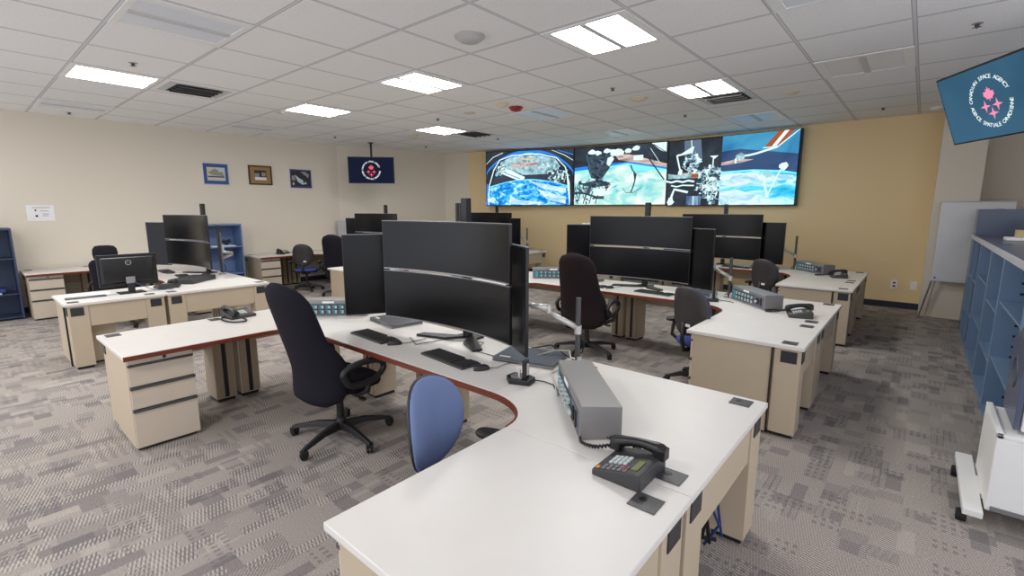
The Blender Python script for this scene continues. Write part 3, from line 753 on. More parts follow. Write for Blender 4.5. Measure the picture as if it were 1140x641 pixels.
def make_task(front='blue', a0=.2, kk=1.):
    def f():
        o = empty('office_chair'); star_base(o, .31, a0)
        MB().cyl((0, 0, .12), (0, 0, .4), .025, 14).build('gas_column', 'black', o)
        MB().bx(-.09, .09, -.1, .1, .37, .415).build('mechanism', 'black', o, bevel=.01)
        rings = [superring(0, .02, z, .23 * s, .22 * s, 26, 2.8) for z, s in ((.425, .85), (.43, .96), (.455, 1.), (.475, .97), (.487, .85), (.49, .4))]
        MB().loft(rings).build('seat', front, o, smooth=True)
        MB().loft([superring(0, .02, z, .22 * s, .21 * s, 22, 2.8) for z, s in ((.408, .8), (.425, .98))]).build('seat_shell', 'shell', o, smooth=True)
        MB().tube([(0, -.08, .39), (0, -.24, .4), (0, -.275, .5), (0, -.265, .68)], [.022, .022, .02, .018], 8).build('back_support', 'black', o, smooth=True)
        # oval backrest: front cushion and hard rear shell
        def disc(y0, th, sc, bulge, flip):
            rings = []; n = 32
            prof = [(.02, 1.), (.4, 1.), (.75, .95), (.93, .8), (1.0, .45), (1.0, 0.05), (.7, 0.05), (.35, 0.05), (.02, 0.05)] if not flip else [(.02, -.1), (.35, -.1), (.7, -.1), (1., -.05), (1.0, -.45), (.9, -.85), (.6, -1.), (.3, -1.03), (.02, -1.05)]
            for s, d in (prof):
                r = []
                for k in range(n):
                    a = 2 * PI * k / n; c, q = math.cos(a), math.sin(a)
                    x = .215 * kk * sc * s * (abs(c) ** .86) * (1 if c >= 0 else -1); zz = .215 * kk * sc * s * (abs(q) ** .86) * (1 if q >= 0 else -1)
                    x *= 1 - .12 * (-zz / .22 if zz < 0 else 0) * 1
                    y = y0 + th * d + .35 * x * x / .21 - .08 * (zz) - .25 * zz * zz
                    r.append((x, y, .785 + zz * 1.12))
                rings.append(r)
            return MB().loft(rings)
        disc(-.232, .035, .985, 0, False).build('back_cushion', front, o, smooth=True)
        disc(-.232, .025, 1.0, 0, True).build('back_shell', 'shell', o, smooth=True)
        MB().at((.05, -.262, .655), 0, .12).bx(-.028, .028, -.004, .0, -.014, .014).build('maker_tag', 'label', o)
        for s in (-1, 1):
            x = s * .30
            MB().loft([superring(x, -.05, z, .05 * k, .11 * k, 20, 2.4) for z, k in ((.615, .7), (.622, .95), (.636, 1.), (.647, .9), (.652, .5))]).build('armrest', 'black', o, smooth=True)
            MB().tube([(x, -.05, .62), (x, -.07, .55), (x, -.08, .47), (s * .2, -.05, .405), (s * .08, 0, .4)], [.018] * 5, 8).build('arm_bracket', 'black', o, smooth=True)
        return o
    return f
def chair(key, mk, x, y, f, label):
    # chairs face local +y
    rz = math.atan2(-f[0], f[1])
    return place(key, mk, (x, y, 0), rz, label, 'office chair', 'office chairs')
chair('exec', make_exec('fabric', 1.2), -3.27, 1.80, (-.06, 1), 'tall black swivel chair with loop arms, largest chair in view, at the front centre workstation')
chair('execb', make_exec('fabricbr', .9), -3.0, 4.95, (-.12, 1), 'tall black swivel chair with loop arms before the curved monitors of the middle centre workstation')
chair('exec', make_exec(), -8.95, 5.15, (-.6, .8), 'tall black swivel chair next to the blue-seated chair at the middle left workstation')
chair('exech', make_exec('fabric', .3, True), -9.15, 1.62, (-.9, .5), 'black swivel chair with separate headrest behind the small monitor of the front left workstation')
chair('task', make_task('blue', .75, .9), -1.40, 1.37, (.95, .22), 'light blue oval-backed swivel chair tucked into the front centre workstation')
chair('taskb', make_task('indigo', .2), -1.55, 4.72, (.38, 1), 'low swivel chair, dark shell with blue rim, at the middle centre workstation')
chair('taskb', make_task('indigo'), -1.65, 7.97, (.38, 1), 'low swivel chair, dark shell with blue rim, at the back centre workstation')
chair('taskb', make_task('indigo'), -10.05, 4.95, (-.75, .66), 'low black-shelled swivel chair with violet-blue seat at the middle left workstation')

# ------------------------------------------------------------------ small flat monitor seen from behind (front left workstation)
o = empty('desktop_monitor', (-7.3, 1.38, ZT), PI / 2)
# local -y = its rear side toward +x world
MB().bx(-.29, .29, .0, .03, .085, .47).build('casing', 'bezel', o, bevel=.008)
MB().bx(-.28, .28, .03, .032, .1, .46).build('screen', 'screen', o)
mb = MB(); mb.loft([[(x * s, y, .2775 + z * s2) for x, z in ((-.27, -.16), (.27, -.16), (.27, .16), (-.27, .16))] for y, s, s2 in ((0, 1, 1), (-.02, .9, .9), (-.035, .6, .7))])
mb.build('rear_housing', 'bezel', o, bevel=.006)
MB().at((0, -.036, .37), 0, PI / 2).tube([(.027 * math.cos(a), .027 * math.sin(a), 0) for a in [2 * PI * i / 24 for i in range(24)]], .004, 6, closed=True).build('round_badge', 'silver', o)
monitor_root = o
MB().bx(-.035, .035, -.055, -.035, .0, .2).build('neck', 'black', o, bevel=.004)
MB().bx(-.045, .045, -.058, -.053, .12, .2).build('cable_loop', 'silver', o, bevel=.004)
MB().bx(-.13, .13, -.12, .08, 0, .012).build('foot', 'black', o, bevel=.004)
MB().tube([(.03, -.06, .13), (.12, -.09, .07), (.2, -.12, .02), (.3, -.1, .006), (.4, -.14, .006)], .004, 6).build('cable', 'cableb', o, smooth=True)
tag(o, 'small flat monitor seen from behind, round silver badge, on the front left workstation', 'monitor')

# ------------------------------------------------------------------ bookcases, wall items
def bookcase(x0, x1, y0, y1, zt, label, m='caseblue', mi='caseblue', shelves=(.42, .98)):
    o = empty('bookcase', (0, 0, 0)); o.location = (x0, y0, 0); W = y1 - y0; Dp = x1 - x0
    MB().bx(0, Dp, 0, .025, 0, zt).build('side_panel', m, o, bevel=.002); MB().bx(0, Dp, W - .025, W, 0, zt).build('side_panel', m, o, bevel=.002)
    MB().bx(0, Dp, .025, W - .025, zt - .03, zt).build('top_panel', m, o, bevel=.002); MB().bx(0, .01, .025, W - .025, 0, zt - .03).build('back_panel', mi, o)
    for s in (.05,) + tuple(shelves): MB().bx(.01, Dp - .01, .025, W - .025, s - .02, s).build('shelf', mi, o, bevel=.002)
    return tag(o, label, 'bookcase', 'bookcases')
bookcase(-11.3, -10.85, -.5, .66, 1.45, 'dark blue metal bookcase at the beige wall, cut by the picture edge', 'caseblue')
bookcase(-11.3, -10.85, 3.1, 4.02, 1.44, 'mid-blue metal bookcase at the beige wall beside the framed pictures', 'casemid', 'casemid')
bookcase(-11.3, -10.75, 6.45, 7.4, 1.45, 'grey-blue bookcase side showing behind the tall chair of the middle left workstation', 'lip', 'casemid')
tag(MB().bx(-11.2, -10.9, .0, .45, .42, .44).build('paper_stack', 'paper', bevel=.002), 'white papers on the lower shelf of the dark blue bookcase', 'papers')
tag(MB().bx(-11.2, -10.95, .0, .5, .441, .50).build('folder', 'cableb', bevel=.004), 'bright blue folder lying on white papers in the dark blue bookcase', 'folder')
tag(MB().bx(-11.2, -10.9, 3.45, 3.9, .98, 1.0).build('paper_stack', 'paper', bevel=.002), 'white papers on the upper shelf of the mid-blue bookcase', 'papers')
pl = MB()
for i in range(14): pl.tube([(-11.05, 3.78, 1.0), (-11.05 + R.uniform(-.08, .08), 3.78 + R.uniform(-.1, .1), 1.08), (-11.05 + R.uniform(-.1, .1), 3.78 + R.uniform(-.14, .14), 1.05 + R.uniform(0, .12))], .007, 5)
tag(pl.build('tangled_cable', 'cable', smooth=True), 'tangle of black cable on white papers in the mid-blue bookcase', 'cable')

XW = -11.4
def picture(y0, y1, z0, z1, label, fr, mt, fw, content, name='framed_picture'):
    o = empty(name, (XW, (y0 + y1) / 2, (z0 + z1) / 2)); w, h = (y1 - y0) / 2, (z1 - z0) / 2
    mb = MB(); t = fw
    mb.bx(0, .025, -w, w, h - t, h).bx(0, .025, -w, w, -h, -h + t).bx(0, .025, -w, -w + t, -h + t, h - t).bx(0, .025, w - t, w, -h + t, h - t)
    mb.build('frame', fr, o, bevel=.002)
    MB().bx(0, .012, -w + t, w - t, -h + t, h - t).build('mat_board', mt, o)
    c = MB(); d = [.0125]
    for m, poly in content:
        c.use(m); d[0] += .0006; c.prism([(p[0] * w, p[1] * h) for p in poly], .012, d[0], 'x')
    c.build('print', None, o)
    return tag(o, label, 'picture', 'framed pictures')
M['pblue'] = mat('mat_blue', srgb(52, 84, 150), .6); M['pbrown'] = mat('mat_brown', srgb(158, 122, 74), .6); M['pviolet'] = mat('mat_violet', srgb(66, 60, 128), .6)
M['pcream'] = mat('print_cream', srgb(206, 200, 176), .6); M['pdark'] = mat('print_dark', srgb(40, 38, 46), .6); M['pgrey'] = mat('print_grey', srgb(150, 146, 132), .6)
M['ppale'] = mat('print_pale', srgb(190, 208, 226), .6); M['pnavy'] = mat('print_navy', srgb(44, 56, 112), .6); M['fdark'] = mat('frame_dark', srgb(50, 40, 34), .4); M['flight'] = mat('frame_pale', srgb(206, 206, 210), .4)
rect = lambda a, b, c, d: [(a, b), (c, b), (c, d), (a, d)]
picture(3.57, 4.06, 2.25, 2.69, 'picture with a wide blue mat and pale print on the beige wall', 'flight', 'pblue', .012,
        [('pcream', rect(-.68, -.62, .72, .62)), ('pgrey', [(-.6, .1), (-.1, .5), (.5, .2), (.65, -.2), (-.3, -.1)]), ('pnavy', rect(-.62, -.32, .62, -.2)), ('ppale', rect(.2, .2, .6, .55))])
picture(4.46, 4.96, 2.28, 2.7, 'picture with a brown mat and dark frame on the beige wall', 'fdark', 'pbrown', .03,
        [('pdark', rect(-.5, -.5, .52, .5)), ('pgrey', rect(-.48, -.18, -.1, .2)), ('pgrey', rect(.1, -.1, .45, .3)), ('paper', rect(-.48, -.5, .5, -.2))])
picture(5.36, 5.9, 2.23, 2.68, 'picture with a violet border and dark spacecraft print on the beige wall', 'flight', 'pviolet', .012,
        [('pdark', rect(-.85, -.78, .85, .8)), ('ppale', [(-.5, .4), (-.2, .1), (.4, -.3), (.55, -.5), (.1, -.6), (-.3, -.3)]), ('pgrey', [(0, .7), (.7, .1), (.75, .5), (.4, .75)]), ('pgrey', rect(-.8, -.2, -.5, .3)), ('pcream', rect(-.75, -.65, -.6, -.4)), ('pdark', rect(.2, -.42, .34, -.2))])
o = empty('wall_notice', (XW, 1.08, 1.68)); MB().bx(0, .004, -.17, .17, -.13, .13).build('sheet', 'label', o)
mb = MB(); mb.use('pgrey').bx(.004, .005, -.1, .12, .085, .095); mb.use('pgrey').bx(.004, .005, -.0, .1, .03, .04).bx(.004, .005, .02, .1, -.02, -.01).bx(.004, .005, .02, .09, -.05, -.04); mb.use('pdark').at((.0045, -.055, -.05), 0, 0, PI / 2).lathe([(.018, 0), (.018, .001)], 16); mb.at().bx(.004, .005, -.07, -.05, .03, .06)
mb.build('print', None, o); tag(o, 'white paper notice taped to the beige wall', 'notice')

def plate_wall(x, z, label, red):
    y = 10.862; o = empty('wall_outlet', (x, y - .004, z)); MB().bx(-.05, .05, -.008, 0, -.075, .075).build('plate', 'label', o, bevel=.002)
    if red:
        for s in (-1, 1): MB().bx(-.02, .02, -.012, -.008, s * .03 - .016, s * .03 + .016).build('socket', 'red', o, bevel=.002)
    return tag(o, label, 'outlet')
plate_wall(-.27, .42, 'white outlet with two red sockets low on the yellow wall', True)
plate_wall(.0, .42, 'blank white cover plate low on the yellow wall next to the column', False)

# ------------------------------------------------------------------ logo text
_TC = {}
def glyph(ch):
    if ch in _TC: return _TC[ch]
    cu = bpy.data.curves.new('g', 'FONT'); cu.body = ch; cu.size = 1.; cu.align_x = 'CENTER'; cu.offset = .012
    ob = bpy.data.objects.new('g', cu); COL.objects.link(ob)
    bpy.context.view_layer.update(); dg = bpy.context.evaluated_depsgraph_get()
    me = ob.evaluated_get(dg).to_mesh(); vs = [tuple(v.co) for v in me.vertices]; fs = [tuple(p.vertices) for p in me.polygons]
    ob.evaluated_get(dg).to_mesh_clear(); bpy.data.objects.remove(ob); bpy.data.curves.remove(cu)
    _TC[ch] = (vs, fs); return _TC[ch]
def arc_text(mb, txt, rad, a0, a1, size, inward, y):
    n = len(txt)
    for i, ch in enumerate(txt):
        if ch == ' ': continue
        a = a0 + (a1 - a0) * i / (n - 1); vs, fs = glyph(ch)
        rot = a - PI / 2 if not inward else a + PI / 2
        rr = rad - size * .35 if not inward else rad + size * .35
        c, s = math.cos(rot), math.sin(rot)
        P = [(rr * math.cos(a) + size * (vx * c - vy * s), y, rr * math.sin(a) + size * (vx * s + vy * c)) for vx, vy, _ in vs]
        mb.add(P, fs)
bt = MB()
for i, ch in enumerate('DELL'):
    vs, fs = glyph(ch); bt.add([(-.0155 + i * .0108 + vx * .016, -.0365, .3645 + vy * .016) for vx, vy, _ in vs], fs)
bt.build('badge_lettering', 'silver', monitor_root)
M['logowhite'] = glow('logo_white', srgb(235, 248, 245), .9); M['logopink'] = glow('logo_pink', srgb(240, 140, 175), .95); M['logored'] = glow('logo_red', srgb(232, 92, 104), .9)
M['tvteal'] = glow_noise('tv_teal', [(.3, srgb(50, 84, 108)), (.7, srgb(62, 100, 126))], .9, 1.2, 2); M['tvnavy'] = glow('tv_navy', srgb(26, 31, 54), .8)
LEAF = [(0, 1), (.14, .62), (.36, .74), (.3, .3), (.52, .5), (.58, .36), (.86, .42), (.76, .14), (.9, .04), (.45, -.36), (.5, -.5), (.06, -.44), (.06, -.72), (-.06, -.72), (-.06, -.44), (-.5, -.5), (-.45, -.36), (-.9, .04), (-.76, .14), (-.86, .42), (-.58, .36), (-.52, .5), (-.3, .3), (-.36, .74), (-.14, .62)]
def star4(cx, cz, r):
    out = []
    for i in range(8):
        a = PI / 2 + i * PI / 4; q = r if i % 2 == 0 else r * .30; out.append((cx + q * math.cos(a), cz + q * math.sin(a)))
    return out
def tv(loc, yaw, tilt, W, H, scr, pink, label, pole_off=.1, simple=False):
    o = empty('hanging_television', loc, yaw, tilt)
    MB().bx(-W / 2, W / 2, 0, .055, -H / 2, H / 2).build('casing', 'bezel', o, bevel=.004)
    sc = MB().bx(-W / 2 + .014, W / 2 - .014, -.001, 0, -H / 2 + .014, H / 2 - .018).build('screen', scr, o)
    lg = MB(); R0 = .2 * H / .61
    lg.use('logowhite')
    arc_text(lg, 'CANADIAN SPACE AGENCY', R0, math.radians(172), math.radians(22), .05, False, -.003)
    arc_text(lg, 'AGENCE SPATIALE CANADIENNE', R0, math.radians(188), math.radians(352), .05, True, -.003)
    lg.use(pink)
    def flat(poly, y=-.003):
        n = len(poly); cx = sum(p[0] for p in poly) / n; cz = sum(p[1] for p in poly) / n
        lg.add([(p[0], y, p[1]) for p in poly] + [(cx, y, cz)], [(i, (i + 1) % n, n) for i in range(n)])
    flat([(x * .07, .055 + z * .075) for x, z in LEAF])
    for cx, cz in ((-.066, -.04), (.066, -.04), (0, -.11)): flat(star4(cx, cz, .058))
    lg.build('agency_logo', None, sc)
    MB().bx(-.12, .12, .055, .09, -.12, .12).build('mount_plate', 'black', o)
    return tag(o, label, 'television', 'hanging televisions')
tL = tv((-10.22, 6.8, 2.665), .82, .04, 1.08, .62, 'tvnavy', 'logored', 'black screen with a round agency logo, hanging by the beige wall')
tR = tv((.341, 6.035, 2.679), -1.053, .366, 1.15, .66, 'tvteal', 'logopink', 'blue-lit hanging screen with a round agency logo, cut by the picture edge')
def tvpole(x, y, z0, label, dx, dy):
    o = empty('ceiling_mount', (x, y, CH)); MB().cyl((0, 0, z0 - CH), (0, 0, -.01), .025, 14).build('pole', 'black', o, smooth=False); MB().lathe([(.07, -.015), (.07, -.001)], 18).build('flange', 'black', o)
    MB().tube([(0, 0, z0 - CH + .05), (dx, dy, z0 - CH)], .022, 8).build('bracket', 'black', o); return tag(o, label, 'ceiling mount', 'ceiling mounts')
tvpole(-10.22 - .78 * .12 + .0, 6.8 + .63 * .13, 2.75, 'black ceiling pole holding the hanging screen by the beige wall', .04, -.03)
tvpole(.341 + .42, 6.035 + .24, 2.72, 'black ceiling pole holding the blue-lit hanging screen', -.34, -.19)

# ------------------------------------------------------------------ video wall
V = {}
V['space'] = glow_noise('space_dark', [(.35, srgb(38, 44, 52)), (.7, srgb(58, 66, 76))], 1., 2, 3)
V['spaceg'] = glow_noise('space_grey', [(.3, srgb(46, 52, 66)), (.75, srgb(70, 78, 94))], 1., 1.5, 3)
V['earth'] = glow_noise('earth_blue', [(.36, srgb(16, 92, 196)), (.5, srgb(44, 160, 226)), (.58, srgb(120, 206, 236)), (.68, srgb(214, 240, 246))], 1.05, 5, 8, (1, 1, 1.6), 1.2)
V['earthp'] = glow_noise('earth_pale', [(.3, srgb(96, 200, 206)), (.48, srgb(176, 226, 220)), (.62, srgb(224, 240, 234)), (.8, srgb(240, 244, 238))], 1., 3, 8, (1, 1, 1.4), .8)
V['cyan'] = glow_noise('sea_cyan', [(.36, srgb(40, 168, 214)), (.5, srgb(86, 204, 232)), (.6, srgb(190, 232, 240))], 1.05, 2.5, 7, (.6, 1, 2.2), 1.)
V['cloud'] = glow_noise('cloud_pale', [(.35, srgb(140, 196, 220)), (.55, srgb(206, 230, 238))], 1.05, 5, 7, (.6, 1, 1.6), 1.)
V['sky'] = glow_noise('sky_teal', [(.25, srgb(44, 112, 160)), (.75, srgb(84, 172, 208))], 1., 1.2, 3)
V['skyd'] = glow_noise('sky_dusk', [(.25, srgb(44, 66, 104)), (.75, srgb(70, 96, 134))], 1., 1.2, 3)
V['limb'] = glow('limb', srgb(120, 224, 250), 1.1); V['bluer'] = glow('arc_blue', srgb(52, 128, 222), 1.)
V['hard'] = glow_noise('hardware', [(.34, srgb(96, 132, 146)), (.5, srgb(150, 190, 200)), (.68, srgb(206, 230, 232))], 1.0, 7, 5)
V['hardw'] = glow('hardware_white', srgb(214, 240, 240), 1.05); V['hardg'] = glow_noise('hardware_dark', [(.35, srgb(32, 42, 54)), (.7, srgb(72, 92, 104))], 1., 9, 5)
V['limbw'] = glow('hardware_cyan', srgb(150, 206, 216), 1.); V['warm'] = glow_noise('warm_streak', [(.3, srgb(150, 130, 128)), (.7, srgb(226, 204, 190))], 1., 3, 3, (1, 1, 5)); V['rust'] = glow('panel_rust', srgb(160, 84, 52), 1.)
V['panelb'] = glow_noise('panel_blue', [(.4, srgb(60, 92, 130)), (.6, srgb(130, 160, 190))], 1., 20, 2, (1, 1, .1)); V['glass'] = glow('grey_glass', srgb(92, 112, 134), 1.)
M.update({'v_' + k: m for k, m in V.items()})
def vscreen(p0, p1, z0, z1, shapes, label):
    """flat wall display between floor-plan points p0 and p1; shapes are polygons in 0..1 picture coordinates (y up)"""
    a = Vector((*p0, 0)); b = Vector((*p1, 0)); W = (b - a).length; rz = math.atan2(b.y - a.y, b.x - a.x); H = z1 - z0
    o = empty('video_wall_display', ((a.x + b.x) / 2, (a.y + b.y) / 2, z0), rz)
    MB().bx(-W / 2 + .002, W / 2 - .002, 0, .07, 0, H).build('casing', 'bezel', o, bevel=.004)
    mb = MB(); y = -.001; f = .022
    for m, poly in shapes:
        mb.use('v_' + m); y -= .0004
        P = [(min(1, max(0, u)), min(1, max(0, v))) for u, v in poly]
        P = [(-W / 2 + f + u * (W - 2 * f), f + v * (H - 2 * f)) for u, v in P]
        bm = bmesh.new(); vv = [bm.verts.new((px, y, pz)) for px, pz in P]
        try:
            bm.faces.new(vv); bmesh.ops.triangulate(bm, faces=bm.faces)
            bm.verts.index_update(); mb.add([tuple(v.co) for v in bm.verts], [tuple(v.index for v in q.verts) for q in bm.faces])
        except Exception: pass
        bm.free()
    # keep faces pointing at the room
    me = mb.build('picture', None, o)
    return tag(o, label, 'video wall display', 'video wall displays')
def band(pts, w):   # thick polyline polygon
    P = [Vector((p[0], p[1])) for p in pts]; L = []; Rr = []
    for i, p in enumerate(P):
        d = (P[min(i + 1, len(P) - 1)] - P[max(0, i - 1)]); d.normalize(); n = Vector((-d.y, d.x * 1.0))
        ww = w[i] if isinstance(w, (list, tuple)) else w
        L.append((p.x + n.x * ww * .56, p.y + n.y * ww)); Rr.append((p.x - n.x * ww * .56, p.y - n.y * ww))
    return L + Rr[::-1]
def arcp(cx, cy, rx, ry, a0, a1, n=24): return [(cx + rx * math.cos(math.radians(a0 + (a1 - a0) * i / n)), cy + ry * math.sin(math.radians(a0 + (a1 - a0) * i / n))) for i in range(n + 1)]
def blob(cx, cy, r, n=12, k=.35, asp=.56):
    return [(cx + r * asp * (1 + R.uniform(-k, k)) * math.cos(2 * PI * i / n), cy + r * (1 + R.uniform(-k, k)) * math.sin(2 * PI * i / n)) for i in range(n)]
full = [(0, 0), (1, 0), (1, 1), (0, 1)]
def cluster(cx, cy, rx, ry, n, cols=('hardw', 'hard', 'limbw', 'glass', 'hardg', 'hardw'), sz=.03):
    out = []
    for i in range(n):
        a = R.uniform(0, 2 * PI); q = math.sqrt(R.random()); x = cx + rx * q * math.cos(a); y = cy + ry * q * math.sin(a); m = R.choice(cols)
        if R.random() < .5:
            w, h = R.uniform(.25, 1) * sz * .6, R.uniform(.25, 1) * sz; t = R.uniform(-.5, .5); c, d = math.cos(t), math.sin(t)
            out.append((m, [(x + (u * w * c - v * h * d * .56), y + (u * w * d * 1.8 + v * h * c)) for u, v in ((-1, -1), (1, -1), (1, 1), (-1, 1))]))
        else:
            t = R.uniform(0, PI); l = sz * R.uniform(1, 2.4)
            out.append((m, band([(x - l * .56 * math.cos(t), y - l * math.sin(t)), (x + l * .56 * math.cos(t), y + l * math.sin(t))], sz * .16)))
    return out
s1 = [('space', full)]
s1 += [('bluer', band(arcp(.5, .05, .62, .95, 25, 155), .018)), ('bluer', band(arcp(.5, .0, .45, .98, 50, 130), .035)), ('limb', band(arcp(.5, -.02, .35, .97, 60, 120), .014)), ('hardw', band([(0, .78), (.08, .9), (.2, .98)], .006)), ('hardw', band([(.76, 1), (.9, .9), (1, .8)], .006)), ('bluer', band([(.82, 1), (1, .9)], .01))]
arch = arcp(.48, .2, .42, .68, 0, 180, 30)
s1 += [('spaceg', [(.08, .0)] + arcp(.48, .25, .42, .6, 180, 0, 30) + [(.93, .0)])]
s1 += [('hard', [(.16, .8), (.3, .9), (.6, .91), (.8, .84), (.86, .7), (.8, .62), (.5, .58), (.38, .6), (.2, .64)]), ('warm', [(.28, .76), (.45, .79), (.62, .78), (.6, .72), (.4, .7), (.3, .71)]), ('warm', [(.36, .87), (.6, .88), (.55, .84), (.4, .83)]),
       ('hardw', [(.14, .74), (.2, .72), (.46, .52), (.44, .46), (.38, .46), (.14, .62)]), ('spaceg', band([(.18, .64), (.4, .49)], .006)), ('hard', [(.4, .6), (.72, .62), (.74, .57), (.42, .56)])]
s1 += cluster(.83, .54, .12, .12, 70) + cluster(.17, .68, .09, .13, 45) + cluster(.48, .72, .34, .14, 26, ('hardw', 'limbw', 'glass', 'warm'), .02)
s1 += [('earth', [(.0, 0), (.03, .28)] + [(.05 + .9 * i / 20, .3 + .17 * math.sin(PI * (.08 + .84 * i / 20))) for i in range(21)] + [(.97, .3), (.98, 0)]), ('limb', band([(.05 + .9 * i / 20, .3 + .17 * math.sin(PI * (.08 + .84 * i / 20))) for i in range(21)], .008)),
       ('cloud', [(.5, .45), (.7, .38), (.93, .3), (.93, .22), (.7, .28)]), ('cloud', [(.6, .3), (.93, .14), (.93, .02), (.72, .1)]), ('cloud', [(.28, .02), (.3, .2), (.36, .1), (.5, .08), (.7, .04), (.5, .0)]),
       ('hardw', band([(.035, 0), (.04, .35), (.1, .66), (.17, .84), (.32, .92), (.62, .93), (.82, .85), (.92, .68), (.965, .4), (.975, 0)], .010)), ('bluer', band([(.015, 0), (.02, .4)], .014)), ('space', [(.975, 0), (1, 0), (1, .6), (.985, .3)])]
s2 = [('space', full), ('warm', [(.45, .86), (.62, .84), (1, .66), (1, .6), (.75, .68), (.5, .76)]), ('spaceg', [(.62, .9), (1, .72), (1, .8), (.7, .98)]), ('bluer', [(0, .55), (0, .66), (.3, .7), (.62, .72), (1, .6), (1, .52), (.6, .58)]),
      ('limb', [(0, .5), (0, .6), (.3, .64), (.6, .7), (1, .57), (1, .5)]), ('earthp', [(0, 0), (0, .56), (.25, .61), (.6, .67), (.64, .57), (1, .55), (1, 0)]),
      ('hardg', [(.12, .88), (.38, .9), (.42, .72), (.4, .62), (.33, .47), (.28, .44), (.2, .47), (.16, .62)]), ('hardg', band(arcp(.27, .6, .05, .08, 0, 360), .008)), ('glass', band([(.14, .88), (.18, .6), (.22, .47)], .006))]
for x in (.2, .27, .37, .44, .5, .6, .68): s2.append(('hardw', blob(x, .92 + R.uniform(-.04, .02), .04, 12, .25, 1.)))
s2 += [('hardw', [(.4, .86), (.46, .92), (.56, .9), (.55, .84), (.44, .83)]), ('hardw', [(.38, .8), (.43, .84), (.45, .78), (.4, .66), (.37, .7)]), ('hardw', [(.66, .82), (.76, .82), (.76, .74), (.66, .74)]), ('hardw', [(.84, 1), (.99, 1), (.99, .84), (.93, .88)]), ('spaceg', band([(.86, .98), (.99, .84)], .006)), ('hardg', band([(.76, .97), (.88, .7)], .006)), ('hardg', band([(.8, .8), (.98, .4)], .012)), ('hardw', band([(.83, .92), (.93, .68)], .004))]
s2 += [('hardg', [(.1, .38), (.28, .44), (.42, .38), (.4, .34), (.24, .3), (.1, .34)])]
s2 += cluster(.22, .34, .2, .1, 40, ('hardg', 'hardg', 'glass'), .04) + cluster(.12, .18, .14, .16, 34, ('hardg', 'hardw', 'hardg'), .035) + cluster(.27, .66, .09, .16, 30, ('hardg', 'glass', 'spaceg'), .03)
for i in range(5): s2.append(('hardg', band([(.02 + i * .07, .3 - .02 * i), (-.02 + i * .07, .02)], .010)))
s2 += [('hardg', band([(0, .22), (.14, .2), (.3, .12)], .016)), ('hardw', blob(.31, .22, .07, 12, .2, .8)), ('hardg', [(.24, .15), (.36, .15), (.36, .1), (.26, .1)]), ('hardg', band([(.64, .66), (.66, .58), (.7, .5), (.69, .4), (.67, .28), (.65, .2)], .012)), ('hardg', band([(.56, .28), (.6, .2), (.68, .2), (.76, .28)], .005)), ('cyan', [(.42, .24), (.5, .32), (.51, .35), (.43, .28)])]
s3 = [('space', [(0, 0), (.46, 0), (.46, 1), (0, 1)]), ('warm', [(0, .44), (.12, .5), (.46, .52), (.46, .49), (.14, .45)]), ('glass', [(.13, 1), (.27, 1), (.29, .7), (.14, .72)]), ('hardw', band([(.19, 1), (.2, .8), (.22, .55)], .006)),
      ('hard', [(.18, .72), (.26, .74), (.28, .66), (.24, .56), (.2, .54)]), ('hard', [(.0, .5), (.1, .47), (.45, .56), (.44, .5), (.3, .42), (.0, .42)]), ('hardw', band([(.07, .78), (.2, .82), (.21, .9)], .014)), ('hardw', band([(.07, .78), (.1, .58), (.11, .54)], .012)), ('hardw', blob(.11, .52, .04)), ('hardw', band([(.38, .7), (.38, .56)], .008)), ('hardw', [(.35, .74), (.42, .74), (.39, .69)])]
s3 += cluster(.36, .33, .1, .27, 150) + cluster(.22, .64, .07, .14, 60) + cluster(.4, .2, .06, .2, 40)
s3 += [('hardw', band([(0, .38), (.05, .36), (.1, .38), (.15, .36), (.2, .38), (.25, .36)], .014)), ('hardw', band([(.05, .31), (.1, .29), (.15, .31), (.25, .3)], .010)), ('rust', [(.22, .48), (.28, .48), (.28, .42), (.22, .42)]),
       ('hardw', band([(.2, .2), (.08, .25), (.06, .15), (.05, .06)], .018)), ('hardw', blob(.05, .05, .06)), ('panelb', [(.19, 0), (.19, .14), (.31, .14), (.31, 0)]), ('hardw', band([(.25, 0), (.25, .14)], .006)), ('space', [(.31, 0), (.31, .1), (.36, .1), (.36, 0)])]
s3 += [('sky', [(.46, .5), (1, .5), (1, 1), (.46, 1)]), ('skyd', [(.46, .5), (.46, .78), (.6, .8), (.8, .74), (1, .68), (1, .42)]), ('warm', [(.46, .62), (.58, .66), (.7, .64), (.6, .6), (.46, .58)]), ('cyan', [(.46, 0), (.46, .48), (.7, .49), (.9, .46), (1, .42), (1, 0)]), ('limb', band([(.46, .48), (.7, .49), (.9, .46), (1, .42)], .010)),
       ('cloud', [(.46, .44), (.6, .46), (.98, .4), (.98, .34), (.7, .32), (.6, .26), (.46, .3)]), ('cloud', [(.46, .0), (.46, .2), (.6, .22), (.66, .18), (.8, .12), (.86, 0)]), ('rust', [(.77, .8), (.86, 1), (.9, 1), (.82, .8)]), ('rust', [(.85, .8), (.93, 1), (.97, 1), (.87, .8)]), ('hardw', [(.82, .8), (.9, 1), (.93, 1), (.85, .8)]), ('hardw', band([(.76, .79), (.86, .79)], .006)), ('hardw', band([(.86, .79), (.92, .88), (1, 1)], .008)),
       ('hardw', band([(.86, .79), (.72, .72), (.66, .7), (.6, .7), (.57, .66), (.57, .6)], .014)), ('hard', blob(.6, .69, .05)), ('hardw', band([(.78, .44), (.79, .3), (.82, .1)], .014)), ('hardw', band([(.9, .5), (.86, .34), (.82, .14)], .009)), ('limbw', blob(.8, .42, .05)), ('hardw', blob(.91, .52, .05)), ('hardw', blob(.77, .38, .04))]
